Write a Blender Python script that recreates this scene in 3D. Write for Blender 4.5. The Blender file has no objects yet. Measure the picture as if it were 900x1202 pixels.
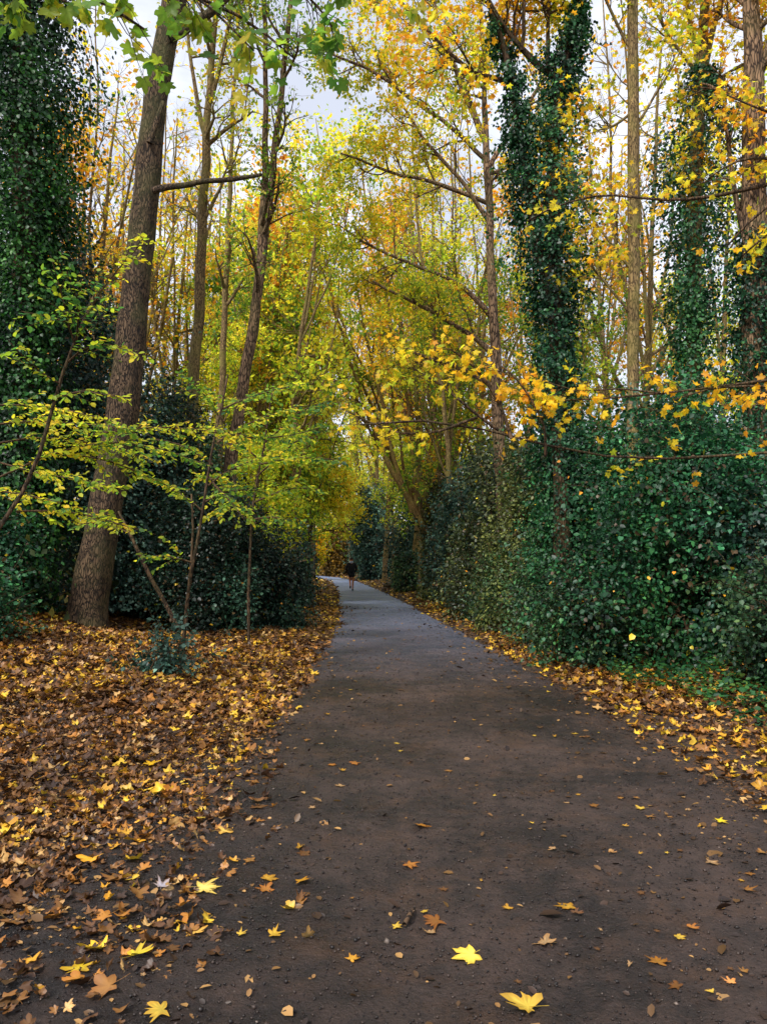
import bpy, math, random
import numpy as np
from mathutils import Vector, noise as mnoise

SEED = 7
rng = np.random.default_rng(SEED)
random.seed(SEED)
scn = bpy.context.scene
col = scn.collection
R = math.radians

# ------------------------------------------------------------------ camera
CAM_H = 1.5
PITCH = math.atan(59 / 903.0)
F = 903.0


def at(px, py, Y):
    """a point of the place, Y metres ahead of the camera, seen in the photo at (px, py)"""
    x = (px - 450) / F
    z = (601 - py) / F
    c, s = math.cos(PITCH), math.sin(PITCH)
    dy = c - z * s
    dz = s + z * c
    k = Y / dy
    return np.array([x * k, Y, CAM_H + dz * k])


def lin(r, g, b):
    f = lambda v: (v / 255.0 / 12.92) if v / 255.0 <= 0.04045 else ((v / 255.0 + 0.055) / 1.055) ** 2.4
    return (f(r), f(g), f(b))


# ------------------------------------------------------------------ small maths
def sstep(a, b, x):
    t = np.clip((x - a) / (b - a), 0, 1)
    return t * t * (3 - 2 * t)


_K = np.random.default_rng(3).normal(size=(7, 3))
_P = np.random.default_rng(4).uniform(0, 6.28, 7)


def wave(p, f=1.0):
    """cheap smooth noise in about -1..1 for an (N,3) array"""
    p = np.asarray(p)
    v = np.zeros(p.shape[:-1])
    for i in range(7):
        v += np.sin(p @ (_K[i] * f * (1 + 0.35 * i)) + _P[i] * (1 + f))
    return v / 4.0


PY = np.array([-30, 0, 5.6, 7.1, 9.7, 15, 22.6, 34, 45, 61, 75, 95, 130])
PL = np.array([-2.7, -2.7, -1.55, -1.15, -1.07, -1.08, -1.33, -1.95, -2.75, -4.2, -6.6, -12.5, -30])
PR = np.array([2.5, 2.45, 2.3, 2.25, 2.15, 1.8, 1.22, 0.45, -0.55, -2.1, -4.3, -9.5, -25])


def edges(y):
    return np.interp(y, PY, PL), np.interp(y, PY, PR)


def outside(x, y):
    l, r = edges(y)
    return np.maximum(l - x, x - r)          # >0 outside the path


def height(x, y):
    x = np.asarray(x, float); y = np.asarray(y, float)
    l, r = edges(y)
    dl, dr = l - x, x - r
    h = 0.55 * sstep(0.5, 7, dl) + 0.9 * sstep(7, 30, dl) + 0.40 * sstep(0.6, 5, dr) + 0.9 * sstep(7, 30, dr)
    h = h + sstep(0.2, 2, np.maximum(dl, dr)) * (0.05 * np.sin(x * 1.3 + y * 0.7) + 0.035 * np.sin(x * 2.9 - y * 1.9 + 1))
    h = h + 0.02 * sstep(-0.1, 0.5, np.maximum(dl, dr))
    return h


# ------------------------------------------------------------------ objects
def mesh_obj(name, V, faces_loops, starts, totals, mat, parent=None, origin=(0, 0, 0), smooth=False, colors=None):
    me = bpy.data.meshes.new(name)
    V = np.asarray(V, np.float32) - np.asarray(origin, np.float32)
    me.vertices.add(len(V)); me.vertices.foreach_set('co', V.ravel())
    me.loops.add(len(faces_loops)); me.loops.foreach_set('vertex_index', np.asarray(faces_loops, np.int32))
    me.polygons.add(len(starts))
    me.polygons.foreach_set('loop_start', np.asarray(starts, np.int32))
    me.polygons.foreach_set('loop_total', np.asarray(totals, np.int32))
    me.update(calc_edges=True)
    if smooth:
        me.polygons.foreach_set('use_smooth', np.ones(len(starts), bool))
    if colors is not None:
        a = me.attributes.new('col', 'FLOAT_COLOR', 'POINT')
        c = np.ones((len(V), 4), np.float32); c[:, :3] = colors
        a.data.foreach_set('color', c.ravel())
    me.materials.append(mat)
    o = bpy.data.objects.new(name, me)
    col.objects.link(o)
    if parent is not None:
        o.parent = parent
    else:
        o.location = origin
    return o


def empty(name, loc, label, cat, group=None):
    o = bpy.data.objects.new(name, None)
    col.objects.link(o)
    o.empty_display_size = 0.3
    o.location = loc
    o['label'] = label; o['category'] = cat
    if group: o['group'] = group
    return o


def tag(o, label, cat, group=None):
    o['label'] = label; o['category'] = cat
    if group: o['group'] = group
    return o


class Tubes:
    def __init__(self):
        self.V = []; self.Q = []; self.n = 0

    def add(self, P, Rr, sides=6, rough=0.0, cap=True):
        P = np.asarray(P, float); Rr = np.asarray(Rr, float)
        k = len(P)
        T = np.gradient(P, axis=0)
        T /= np.linalg.norm(T, axis=1, keepdims=True) + 1e-9
        ref = np.array([1.0, 0.02, 0.01]) if abs(T[0][0]) < 0.8 else np.array([0.0, 1.0, 0.0])
        A = np.cross(T, ref); A /= np.linalg.norm(A, axis=1, keepdims=True) + 1e-9
        B = np.cross(T, A)
        th = np.linspace(0, 2 * math.pi, sides, endpoint=False)
        rad = Rr[:, None] * np.ones(sides)
        if rough:
            pp = P[:, None, :] + (A[:, None, :] * np.cos(th)[None, :, None] + B[:, None, :] * np.sin(th)[None, :, None]) * 0.5
            rad = rad * (1 + rough * wave(pp, 2.2))
        ring = P[:, None, :] + rad[:, :, None] * (A[:, None, :] * np.cos(th)[None, :, None] + B[:, None, :] * np.sin(th)[None, :, None])
        self.V.append(ring.reshape(-1, 3))
        i = np.arange(k - 1)[:, None] * sides; j = np.arange(sides)[None, :]; j2 = (j + 1) % sides
        q = np.stack([i + j, i + j2, i + sides + j2, i + sides + j], -1).reshape(-1, 4) + self.n
        self.Q.append(q)
        self.n += k * sides
        if cap:
            c = np.arange(sides)
            base = self.n - sides
            self.V.append(P[-1:] + T[-1:] * Rr[-1] * 0.4)
            tip = self.n; self.n += 1
            self.Q.append(np.stack([base + c, base + (c + 1) % sides, np.full(sides, tip), np.full(sides, tip)], -1))

    def build(self, name, mat, parent=None, origin=(0, 0, 0)):
        V = np.concatenate(self.V); Q = np.concatenate(self.Q)
        tri = Q[:, 2] == Q[:, 3]
        quads, tris = Q[~tri], Q[tri][:, :3]
        loops = np.concatenate([quads.ravel(), tris.ravel()])
        tot = np.concatenate([np.full(len(quads), 4), np.full(len(tris), 3)])
        st = np.concatenate([[0], np.cumsum(tot)[:-1]])
        return mesh_obj(name, V, loops, st, tot, mat, parent, origin, smooth=True)


# ------------------------------------------------------------------ leaf templates
def T_simple():
    v = np.array([(0, 0, 0), (.45, .33, .06), (1, 0, -.05), (.45, -.33, .06)], float)
    return v, [(0, 1, 2), (0, 2, 3)], np.zeros(4)


def T_oval():
    v = np.array([(0, 0, 0), (.28, .27, .05), (.68, .27, .04), (1, 0, -.08), (.68, -.27, .04), (.28, -.27, .05)], float)
    return v, [(0, 1, 2, 3), (0, 3, 4, 5)], np.array([0, .1, .3, 1, .3, .1])


def T_heart():
    v = np.array([(0, 0, 0), (.02, .32, .07), (.5, .40, .05), (1, 0, -.12), (.5, -.40, .05), (.02, -.32, .07)], float)
    return v, [(0, 1, 2, 3), (0, 3, 4, 5)], np.array([0, .1, .3, 1, .3, .1])


def T_star():
    """a lobed leaf for middle distances"""
    a = [(180, .05), (125, .42), (88, .3), (52, .62), (26, .36), (0, .78), (-26, .36), (-52, .62), (-88, .3), (-125, .42)]
    v = [(0.25, 0, 0.05)] + [(0.25 + r * math.cos(R(t)), r * math.sin(R(t)), -.12 * r) for t, r in a]
    v = np.array(v, float)
    n = len(a)
    return v, [(0, 1 + i, 1 + (i + 1) % n) for i in range(n)], np.array([0] + [r for t, r in a])


def T_maple(seed, curl=0.4, stalk=True, wide=1.0, fold=0.0, rag=0.0):
    g = random.Random(seed)
    a = [(172, .14), (152, .36), (128, .55), (112, .66), (98, .56), (84, .47), (73, .66), (62, .78), (52, .92), (44, .76),
         (36, .70), (27, .54), (19, .72), (10, .82), (0, 1.0)]
    full = [(t, r) for t, r in a] + [(-t, r) for t, r in reversed(a[:-1])]
    full = [(t + g.uniform(-4, 4), r * g.uniform(.85 - rag, 1.12)) for t, r in full]
    n = len(full)
    ph, ph2 = g.uniform(0, 6.28), g.uniform(0, 6.28)
    c1 = g.uniform(-.3, 1) * curl; c2 = g.uniform(.1, .4) * curl; c3 = g.uniform(.1, .45) * curl
    bend = g.uniform(-.5, .9) * curl

    def pt(t, r):
        x, y = r * math.cos(R(t)), r * math.sin(R(t)) * wide
        z = c1 * r * r * .55 + c2 * r * math.sin(2 * R(t) + ph) + c3 * r * r * math.sin(5 * R(t) + ph2) * .6 + fold * abs(y) + bend * x * x * .5
        return (x, y * (1 - .4 * abs(fold)), z)
    V = [(0, 0, 0)] + [pt(t, r * .52) for t, r in full] + [pt(t, r) for t, r in full]
    w = [0] + [.3] * n + [1] * n
    Fc = []
    for i in range(n):
        j = (i + 1) % n
        Fc.append((0, 1 + i, 1 + j)); Fc.append((1 + i, 1 + n + i, 1 + n + j, 1 + j))
    if stalk:
        b = len(V); L = g.uniform(.5, .95); s = g.uniform(-.3, .3); zz = g.uniform(0, .2)
        V += [(0, .014, 0), (0, -.014, 0), (-L * .6, s * .5 - .012, zz * .8), (-L * .6, s * .5 + .012, zz * .8), (-L, s - .012, zz), (-L, s + .012, zz)]
        w += [.5] * 6
        Fc += [(b, b + 1, b + 2, b + 3), (b + 3, b + 2, b + 4, b + 5)]
    V = np.array(V, float)
    V[:, 2] -= V[:, 2].min() * .5
    return V, Fc, np.array(w)


def T_maple_lite(seed, curl=.4):
    V, Fc, w = T_maple(seed, curl, False)
    n = (len(V) - 1) // 2
    keep = [0] + list(range(1 + n, 1 + 2 * n))
    return V[keep], [(0, 1 + i, 1 + (i + 1) % n) for i in range(n)], w[keep]


SIMPLE, OVAL, STAR, HEART = T_simple(), T_oval(), T_star(), T_heart()


class Leaves:
    def __init__(self):
        self.V = []; self.C = []; self.L = []; self.S = []; self.n = 0

    def add(self, pos, d, nrm, size, colr, tmpl=SIMPLE, edge=None, vary=.12):
        N = len(pos)
        if N == 0: return
        d = d / (np.linalg.norm(d, axis=1, keepdims=True) + 1e-9)
        b = np.cross(nrm, d); b /= np.linalg.norm(b, axis=1, keepdims=True) + 1e-9
        n = np.cross(d, b)
        tv, tf, tw = tmpl
        size = np.broadcast_to(np.asarray(size, float), (N,))
        wid = rng.uniform(.85, 1.15, N)
        V = pos[:, None, :] + size[:, None, None] * (tv[None, :, 0:1] * d[:, None, :] + (wid[:, None] * tv[None, :, 1])[:, :, None] * b[:, None, :] + tv[None, :, 2:3] * n[:, None, :])
        C = np.repeat(colr[:, None, :], len(tv), 1)
        if edge is not None:
            e = np.asarray(edge)
            C = C * (1 - tw[None, :, None]) + (C * e) * tw[None, :, None]
        if vary:
            C = C * rng.uniform(1 - vary, 1 + vary, (N, len(tv), 1))
        off = self.n + np.arange(N)[:, None] * len(tv)
        for f in tf:
            self.L.append((off + np.array(f)[None, :]))
        self.V.append(V.reshape(-1, 3)); self.C.append(C.reshape(-1, 3)); self.n += N * len(tv)

    def build(self, name, mat, parent=None, origin=(0, 0, 0)):
        V = np.concatenate(self.V); C = np.clip(np.concatenate(self.C), 0, 1)
        loops = np.concatenate([l.ravel() for l in self.L])
        tot = np.concatenate([np.full(len(l), l.shape[1]) for l in self.L])
        st = np.concatenate([[0], np.cumsum(tot)[:-1]])
        return mesh_obj(name, V, loops, st, tot, mat, parent, origin, smooth=False, colors=C)


def unit(n, up=0.0):
    v = rng.normal(size=(n, 3)); v /= np.linalg.norm(v, axis=1, keepdims=True)
    v[:, 2] += up
    return v


def palette(P, cols, f=.5, spread=.28, bias=0.0):
    """colours for leaves at P, drifting smoothly through the list of linear colours"""
    cols = np.array(cols)
    u = np.clip(.5 + bias + .33 * wave(P, f) + rng.normal(0, spread, len(P)), 0, .999) * (len(cols) - 1)
    i = u.astype(int); t = (u - i)[:, None]
    c = cols[i] * (1 - t) + cols[np.minimum(i + 1, len(cols) - 1)] * t
    return c * rng.uniform(.72, 1.22, (len(P), 1))


# ------------------------------------------------------------------ materials
def new_mat(name):
    m = bpy.data.materials.new(name); m.use_nodes = True
    nt = m.node_tree; nt.nodes.clear()
    out = nt.nodes.new('ShaderNodeOutputMaterial')
    return m, nt, out


def leaf_mat(name, rough, spec, trans, gain=1.0, tgain=1.3):
    m, nt, out = new_mat(name)
    N = nt.nodes.new; Lk = nt.links.new
    at_ = N('ShaderNodeAttribute'); at_.attribute_name = 'col'
    g = N('ShaderNodeVectorMath'); g.operation = 'SCALE'; g.inputs['Scale'].default_value = gain
    Lk(at_.outputs['Color'], g.inputs[0])
    p = N('ShaderNodeBsdfPrincipled'); p.inputs['Roughness'].default_value = rough; p.inputs['Specular IOR Level'].default_value = spec
    Lk(g.outputs[0], p.inputs['Base Color'])
    t = N('ShaderNodeBsdfTranslucent')
    g2 = N('ShaderNodeVectorMath'); g2.operation = 'MULTIPLY'; g2.inputs[1].default_value = (tgain * .98, tgain * 1.1, tgain)
    Lk(at_.outputs['Color'], g2.inputs[0]); Lk(g2.outputs[0], t.inputs['Color'])
    mx = N('ShaderNodeMixShader'); mx.inputs[0].default_value = trans
    Lk(p.outputs[0], mx.inputs[1]); Lk(t.outputs[0], mx.inputs[2]); Lk(mx.outputs[0], out.inputs[0])
    return m


M_AUT = leaf_mat('autumn_leaf_surface', .5, .3, .55, 1.0, 1.5)
M_DARK = leaf_mat('evergreen_leaf_surface', .46, .4, .22, 1.0, 1.4)
M_LIT = leaf_mat('fallen_leaf_surface', .48, .45, .12, 1.0, 1.0)


def bark_mat(name, c1, c2, moss, moss_amt=.5, scale=9, bump=.6):
    m, nt, out = new_mat(name)
    N = nt.nodes.new; Lk = nt.links.new
    tc = N('ShaderNodeTexCoord')
    mp = N('ShaderNodeMapping'); mp.inputs['Scale'].default_value = (1, 1, .22)
    Lk(tc.outputs['Object'], mp.inputs[0])
    n1 = N('ShaderNodeTexNoise'); n1.inputs['Scale'].default_value = scale; n1.inputs['Detail'].default_value = 8; n1.inputs['Distortion'].default_value = .6
    Lk(mp.outputs[0], n1.inputs[0])
    v = N('ShaderNodeTexVoronoi'); v.feature = 'DISTANCE_TO_EDGE'; v.inputs['Scale'].default_value = scale * 2.4
    nd = N('ShaderNodeVectorMath'); nd.operation = 'MULTIPLY_ADD'
    Lk(n1.outputs['Color'], nd.inputs[0]); nd.inputs[1].default_value = (.12, .12, .12); Lk(mp.outputs[0], nd.inputs[2])
    Lk(nd.outputs[0], v.inputs[0])
    vr = N('ShaderNodeMapRange'); vr.inputs[1].default_value = 0; vr.inputs[2].default_value = .18
    Lk(v.outputs[0], vr.inputs[0])
    mul = N('ShaderNodeMath'); mul.operation = 'MULTIPLY'; Lk(vr.outputs[0], mul.inputs[0]); Lk(n1.outputs[0], mul.inputs[1])
    cr = N('ShaderNodeValToRGB'); cr.color_ramp.elements[0].color = (*c1, 1); cr.color_ramp.elements[1].color = (*c2, 1)
    cr.color_ramp.elements[0].position = .12; cr.color_ramp.elements[1].position = .62
    Lk(mul.outputs[0], cr.inputs[0])
    n2 = N('ShaderNodeTexNoise'); n2.inputs['Scale'].default_value = 1.7; n2.inputs['Detail'].default_value = 6
    Lk(tc.outputs['Object'], n2.inputs[0])
    r2 = N('ShaderNodeMapRange'); r2.inputs[1].default_value = .45; r2.inputs[2].default_value = .7; r2.inputs[4].default_value = moss_amt
    Lk(n2.outputs[0], r2.inputs[0])
    mx = N('ShaderNodeMix'); mx.data_type = 'RGBA'
    Lk(r2.outputs[0], mx.inputs['Factor']); Lk(cr.outputs[0], mx.inputs[6]); mx.inputs[7].default_value = (*moss, 1)
    p = N('ShaderNodeBsdfPrincipled'); p.inputs['Roughness'].default_value = .85; p.inputs['Specular IOR Level'].default_value = .25
    Lk(mx.outputs[2], p.inputs['Base Color'])
    b = N('ShaderNodeBump'); b.inputs['Strength'].default_value = bump; b.inputs['Distance'].default_value = .03
    Lk(mul.outputs[0], b.inputs['Height']); Lk(b.outputs[0], p.inputs['Normal'])
    Lk(p.outputs[0], out.inputs[0])
    return m


M_BARK = bark_mat('ridged_brown_bark', lin(48, 36, 28), lin(152, 122, 94), lin(112, 104, 58), .35)
M_BARK_A = bark_mat('deeply_ridged_bark', lin(30, 24, 20), lin(112, 90, 68), lin(84, 84, 48), .65, 13, .9)
M_BARK_L = bark_mat('warm_olive_bark', lin(70, 52, 32), lin(164, 128, 76), lin(140, 130, 60), .6, 14, .4)
M_BARK_G = bark_mat('mossy_thin_bark', lin(66, 52, 34), lin(158, 132, 88), lin(126, 120, 56), .7, 14, .4)
M_BARK_D = bark_mat('dark_wet_bark', lin(34, 26, 20), lin(104, 80, 58), lin(80, 76, 40), .4, 12, .5)
M_TWIG = bark_mat('twig_bark', lin(44, 32, 24), lin(104, 78, 52), lin(84, 78, 40), .3, 20, .2)


def ground_mat():
    m, nt, out = new_mat('woodland_soil')
    N = nt.nodes.new; Lk = nt.links.new
    tc = N('ShaderNodeTexCoord')
    v = N('ShaderNodeTexVoronoi'); v.inputs['Scale'].default_value = 38; v.inputs['Randomness'].default_value = 1
    Lk(tc.outputs['Object'], v.inputs[0])
    cr = N('ShaderNodeValToRGB')
    e = cr.color_ramp.elements
    e[0].color = (*lin(36, 27, 21), 1); e[1].color = (*lin(104, 70, 38), 1)
    for p_, c_ in ((.35, lin(66, 46, 30)), (.6, lin(46, 34, 25)), (.85, lin(84, 58, 32))):
        x = e.new(p_); x.color = (*c_, 1)
    sp = N('ShaderNodeSeparateColor'); Lk(v.outputs['Color'], sp.inputs[0]); Lk(sp.outputs[0], cr.inputs[0])
    n = N('ShaderNodeTexNoise'); n.inputs['Scale'].default_value = 4; n.inputs['Detail'].default_value = 9
    Lk(tc.outputs['Object'], n.inputs[0])
    p = N('ShaderNodeBsdfPrincipled'); p.inputs['Roughness'].default_value = .8
    Lk(cr.outputs[0], p.inputs['Base Color'])
    b = N('ShaderNodeBump'); b.inputs['Distance'].default_value = .05; b.inputs['Strength'].default_value = .8
    ad = N('ShaderNodeMath'); Lk(n.outputs[0], ad.inputs[0]); Lk(v.outputs[0], ad.inputs[1])
    Lk(ad.outputs[0], b.inputs['Height']); Lk(b.outputs[0], p.inputs['Normal']); Lk(p.outputs[0], out.inputs[0])
    return m


def path_mat():
    m, nt, out = new_mat('wet_trodden_mud')
    N = nt.nodes.new; Lk = nt.links.new
    tc = N('ShaderNodeTexCoord')

    def nz(scale, det, rough=.55):
        n = N('ShaderNodeTexNoise'); n.inputs['Scale'].default_value = scale; n.inputs['Detail'].default_value = det; n.inputs['Roughness'].default_value = rough
        Lk(tc.outputs['Object'], n.inputs[0]); return n
    nb, nf, nm = nz(.9, 6), nz(60, 6, .7), nz(7, 8, .65)
    cr = N('ShaderNodeValToRGB')
    e = cr.color_ramp.elements
    e[0].position = .33; e[0].color = (*lin(16, 13, 13), 1); e[1].position = .64; e[1].color = (*lin(78, 61, 53), 1)
    x = e.new(.5); x.color = (*lin(43, 34, 30), 1)
    a1 = N('ShaderNodeMath'); a1.operation = 'MULTIPLY_ADD'; Lk(nm.outputs[0], a1.inputs[0]); a1.inputs[1].default_value = .40
    a2 = N('ShaderNodeMath'); a2.operation = 'MULTIPLY'; Lk(nf.outputs[0], a2.inputs[0]); a2.inputs[1].default_value = .22
    a3 = N('ShaderNodeMath'); a3.operation = 'MULTIPLY_ADD'; Lk(nb.outputs[0], a3.inputs[0]); a3.inputs[1].default_value = .5; Lk(a2.outputs[0], a3.inputs[2])
    Lk(a3.outputs[0], a1.inputs[2]); Lk(a1.outputs[0], cr.inputs[0])
    # brown crushed-leaf stains
    ns = nz(2.2, 8, .75); rs = N('ShaderNodeMapRange'); rs.inputs[1].default_value = .5; rs.inputs[2].default_value = .72; rs.inputs[4].default_value = .6
    Lk(ns.outputs[0], rs.inputs[0])
    ms = N('ShaderNodeMix'); ms.data_type = 'RGBA'; Lk(rs.outputs[0], ms.inputs['Factor']); Lk(cr.outputs[0], ms.inputs[6]); ms.inputs[7].default_value = (*lin(92, 62, 36), 1)
    # pale grit
    v = N('ShaderNodeTexVoronoi'); v.inputs['Scale'].default_value = 60; Lk(tc.outputs['Object'], v.inputs[0])
    s1 = N('ShaderNodeMath'); s1.operation = 'LESS_THAN'; s1.inputs[1].default_value = .17; Lk(v.outputs['Distance'], s1.inputs[0])
    sp = N('ShaderNodeSeparateColor'); Lk(v.outputs['Color'], sp.inputs[0])
    s2 = N('ShaderNodeMath'); s2.operation = 'GREATER_THAN'; s2.inputs[1].default_value = .95; Lk(sp.outputs[0], s2.inputs[0])
    s3 = N('ShaderNodeMath'); s3.operation = 'MULTIPLY'; Lk(s1.outputs[0], s3.inputs[0]); Lk(s2.outputs[0], s3.inputs[1])
    mg = N('ShaderNodeMix'); mg.data_type = 'RGBA'; Lk(s3.outputs[0], mg.inputs['Factor']); Lk(ms.outputs[2], mg.inputs[6]); mg.inputs[7].default_value = (*lin(130, 115, 104), 1)
    # far stretch fades to blue-grey: grazing sky reflection painted into the mud colour
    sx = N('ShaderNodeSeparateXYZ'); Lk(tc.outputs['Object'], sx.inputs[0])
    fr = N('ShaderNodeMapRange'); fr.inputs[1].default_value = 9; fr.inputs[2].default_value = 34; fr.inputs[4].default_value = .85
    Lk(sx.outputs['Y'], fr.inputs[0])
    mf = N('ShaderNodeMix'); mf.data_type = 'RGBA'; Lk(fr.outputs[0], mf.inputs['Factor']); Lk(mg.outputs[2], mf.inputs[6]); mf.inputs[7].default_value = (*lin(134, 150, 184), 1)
    # wet black mud along the near left side
    wx_ = N('ShaderNodeMapRange'); wx_.inputs[1].default_value = .2; wx_.inputs[2].default_value = -1.3; wx_.inputs[3].default_value = 0; wx_.inputs[4].default_value = 1
    Lk(sx.outputs['X'], wx_.inputs[0])
    wy_ = N('ShaderNodeMapRange'); wy_.inputs[1].default_value = 8; wy_.inputs[2].default_value = 4.5; wy_.inputs[3].default_value = 0; wy_.inputs[4].default_value = 1
    Lk(sx.outputs['Y'], wy_.inputs[0])
    nw = nz(2.6, 6, .7); wn = N('ShaderNodeMapRange'); wn.inputs[1].default_value = .4; wn.inputs[2].default_value = .6; wn.inputs[3].default_value = .35
    Lk(nw.outputs[0], wn.inputs[0])
    w1 = N('ShaderNodeMath'); w1.operation = 'MULTIPLY'; Lk(wx_.outputs[0], w1.inputs[0]); Lk(wy_.outputs[0], w1.inputs[1])
    w2 = N('ShaderNodeMath'); w2.operation = 'MULTIPLY'; Lk(w1.outputs[0], w2.inputs[0]); Lk(wn.outputs[0], w2.inputs[1])
    mw_ = N('ShaderNodeMix'); mw_.data_type = 'RGBA'; Lk(w2.outputs[0], mw_.inputs['Factor']); Lk(mf.outputs[2], mw_.inputs[6]); mw_.inputs[7].default_value = (*lin(26, 23, 24), 1)
    mf = mw_
    p = N('ShaderNodeBsdfPrincipled'); p.inputs['Specular IOR Level'].default_value = .45
    Lk(mf.outputs[2], p.inputs['Base Color'])
    rr = N('ShaderNodeMapRange'); rr.inputs[1].default_value = .35; rr.inputs[2].default_value = .65; rr.inputs[3].default_value = .36; rr.inputs[4].default_value = .62
    Lk(nb.outputs[0], rr.inputs[0])
    r3 = N('ShaderNodeMath'); r3.operation = 'MULTIPLY_ADD'; Lk(w2.outputs[0], r3.inputs[0]); r3.inputs[1].default_value = -.25; Lk(rr.outputs[0], r3.inputs[2]); Lk(r3.outputs[0], p.inputs['Roughness'])
    b = N('ShaderNodeBump'); b.inputs['Strength'].default_value = 1.0; b.inputs['Distance'].default_value = .03
    h = N('ShaderNodeMath'); h.operation = 'MULTIPLY_ADD'; Lk(nm.outputs[0], h.inputs[0]); h.inputs[1].default_value = 1.2; Lk(nf.outputs[0], h.inputs[2])
    Lk(h.outputs[0], b.inputs['Height']); Lk(b.outputs[0], p.inputs['Normal']); Lk(p.outputs[0], out.inputs[0])
    return m


def plain_mat(name, c, rough=.7, spec=.3, var=.25):
    m, nt, out = new_mat(name)
    N = nt.nodes.new; Lk = nt.links.new
    tc = N('ShaderNodeTexCoord'); n = N('ShaderNodeTexNoise'); n.inputs['Scale'].default_value = 12; n.inputs['Detail'].default_value = 4
    Lk(tc.outputs['Object'], n.inputs[0])
    mx = N('ShaderNodeMix'); mx.data_type = 'RGBA'; Lk(n.outputs[0], mx.inputs['Factor'])
    mx.inputs[6].default_value = (*[v * (1 - var) for v in c], 1); mx.inputs[7].default_value = (*[min(1, v * (1 + var)) for v in c], 1)
    p = N('ShaderNodeBsdfPrincipled'); p.inputs['Roughness'].default_value = rough; p.inputs['Specular IOR Level'].default_value = spec
    Lk(mx.outputs[2], p.inputs['Base Color']); Lk(p.outputs[0], out.inputs[0])
    return m


# ------------------------------------------------------------------ ground and path
def grid(xs, ys, zf):
    X, Y = np.meshgrid(xs, ys)
    Z = zf(X, Y)
    V = np.stack([X, Y, Z], -1).reshape(-1, 3)
    nx, ny = len(xs), len(ys)
    i = (np.arange(ny - 1)[:, None] * nx + np.arange(nx - 1)[None, :]).ravel()
    Q = np.stack([i, i + 1, i + nx + 1, i + nx], -1)
    return V, Q


def quad_obj(name, V, Q, mat, smooth=True):
    return mesh_obj(name, V, Q.ravel(), np.arange(len(Q)) * 4, np.full(len(Q), 4), mat, smooth=smooth)


xs = np.concatenate([-np.geomspace(700, 9, 24), np.linspace(-8.7, 8.7, 140), np.geomspace(9, 700, 24)])
ys = np.concatenate([np.linspace(-40, 0, 20), np.linspace(.2, 20, 130), np.geomspace(20.3, 1400, 90)])


def gz(X, Y):
    h = height(X, Y)
    return h - .05 * (1 - sstep(-.25, .12, outside(X, Y)))


V, Q = grid(xs, ys, gz)
g = quad_obj('ground', V, Q, ground_mat()); g['kind'] = 'structure'

rows = np.concatenate([np.linspace(-12, 1.6, 30), np.geomspace(1.7, 128, 620)])
us = np.linspace(-1.22, 1.22, 190)
PV = []
for y in rows:
    l, r = edges(y)
    c, hw = (l + r) / 2, (r - l) / 2
    x = c + us * hw
    PV.append(np.stack([x, np.full_like(x, y), np.zeros_like(x)], -1))
PV = np.array(PV).reshape(-1, 3)
o_ = outside(PV[:, 0], PV[:, 1])
for i in range(len(PV)):
    p = PV[i]
    if p[1] < 30:
        a = mnoise.noise((p[0] * 2.2, p[1] * 2.2, 0)) * .014 + mnoise.noise((p[0] * 7, p[1] * 7, 3)) * .012 + mnoise.noise((p[0] * 24, p[1] * 24, 5)) * .009
    else:
        a = mnoise.noise((p[0] * 2.2, p[1] * 2.2, 0)) * .012
    e_ = mnoise.noise((p[0] * 1.5, p[1] * 1.5, 9)) * .22 + mnoise.noise((p[0] * 6, p[1] * 6, 9)) * .08
    t = min(1, max(0, (o_[i] + e_ + .12) / .35))
    PV[i, 2] = .012 + a - .075 * t
    if o_[i] > .3: PV[i, 2] = min(PV[i, 2], -.06)
nu = len(us)
i = (np.arange(len(rows) - 1)[:, None] * nu + np.arange(nu - 1)[None, :]).ravel()
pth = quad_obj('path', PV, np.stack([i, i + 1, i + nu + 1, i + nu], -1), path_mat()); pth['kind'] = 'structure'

# ------------------------------------------------------------------ leaf litter
def path_z(x, y):
    return .016 + (mnoise.noise((x * 2.2, y * 2.2, 0)) * .014 + mnoise.noise((x * 7, y * 7, 3)) * .012 + mnoise.noise((x * 24, y * 24, 5)) * .009)



OCT = (np.array([(.5, 0, 0), (0, .42, 0), (-.5, 0, 0), (0, -.38, 0), (.05, .05, .35), (0, 0, -.35)], float),
       [(0, 1, 4), (1, 2, 4), (2, 3, 4), (3, 0, 4), (1, 0, 5), (2, 1, 5), (3, 2, 5), (0, 3, 5)], np.zeros(6))
YEL, GOLD, ORG, BRN, DBR, TAN = lin(232, 196, 60), lin(214, 162, 46), lin(196, 128, 44), lin(132, 88, 42), lin(70, 47, 30), lin(200, 164, 104)
MAPLES = [T_maple(s, .75, True) for s in range(6)] + [T_maple(20 + s, .9, False, .9, .45) for s in range(4)]
MAPLE_L = [T_maple_lite(40 + s, .7) for s in range(6)]


def litter_density(x, y):
    nz = .5 * wave(np.stack([x, y, 0 * x], -1), 1.1) + .3 * wave(np.stack([x, y, 0 * x + 5], -1), 3.0) + .12 * wave(np.stack([x, y, 0 * x + 2], -1), 9.0)
    l, r = edges(y)
    left = x < (l + r) / 2
    s0 = np.interp(y, [2, 3, 4, 5.6, 7, 8], [.5, .4, .42, .6, .8, .86])
    s0 = np.where(y > 8, -l - .22, s0)
    s1 = np.interp(y, [2, 3, 4, 5.6, 7, 8], [2.5, 2.1, 1.75, 1.55, 1.3, 1.22])
    s1 = np.where(y > 7.5, -l + .16, s1)
    t = (-x - s0) / (s1 - s0) + nz * .45
    dl = np.clip(t, 0, 1) ** 1.25
    return np.where(left, dl, sstep(-.22, .42, x - r + .2 * nz) ** 1.4)


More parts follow.
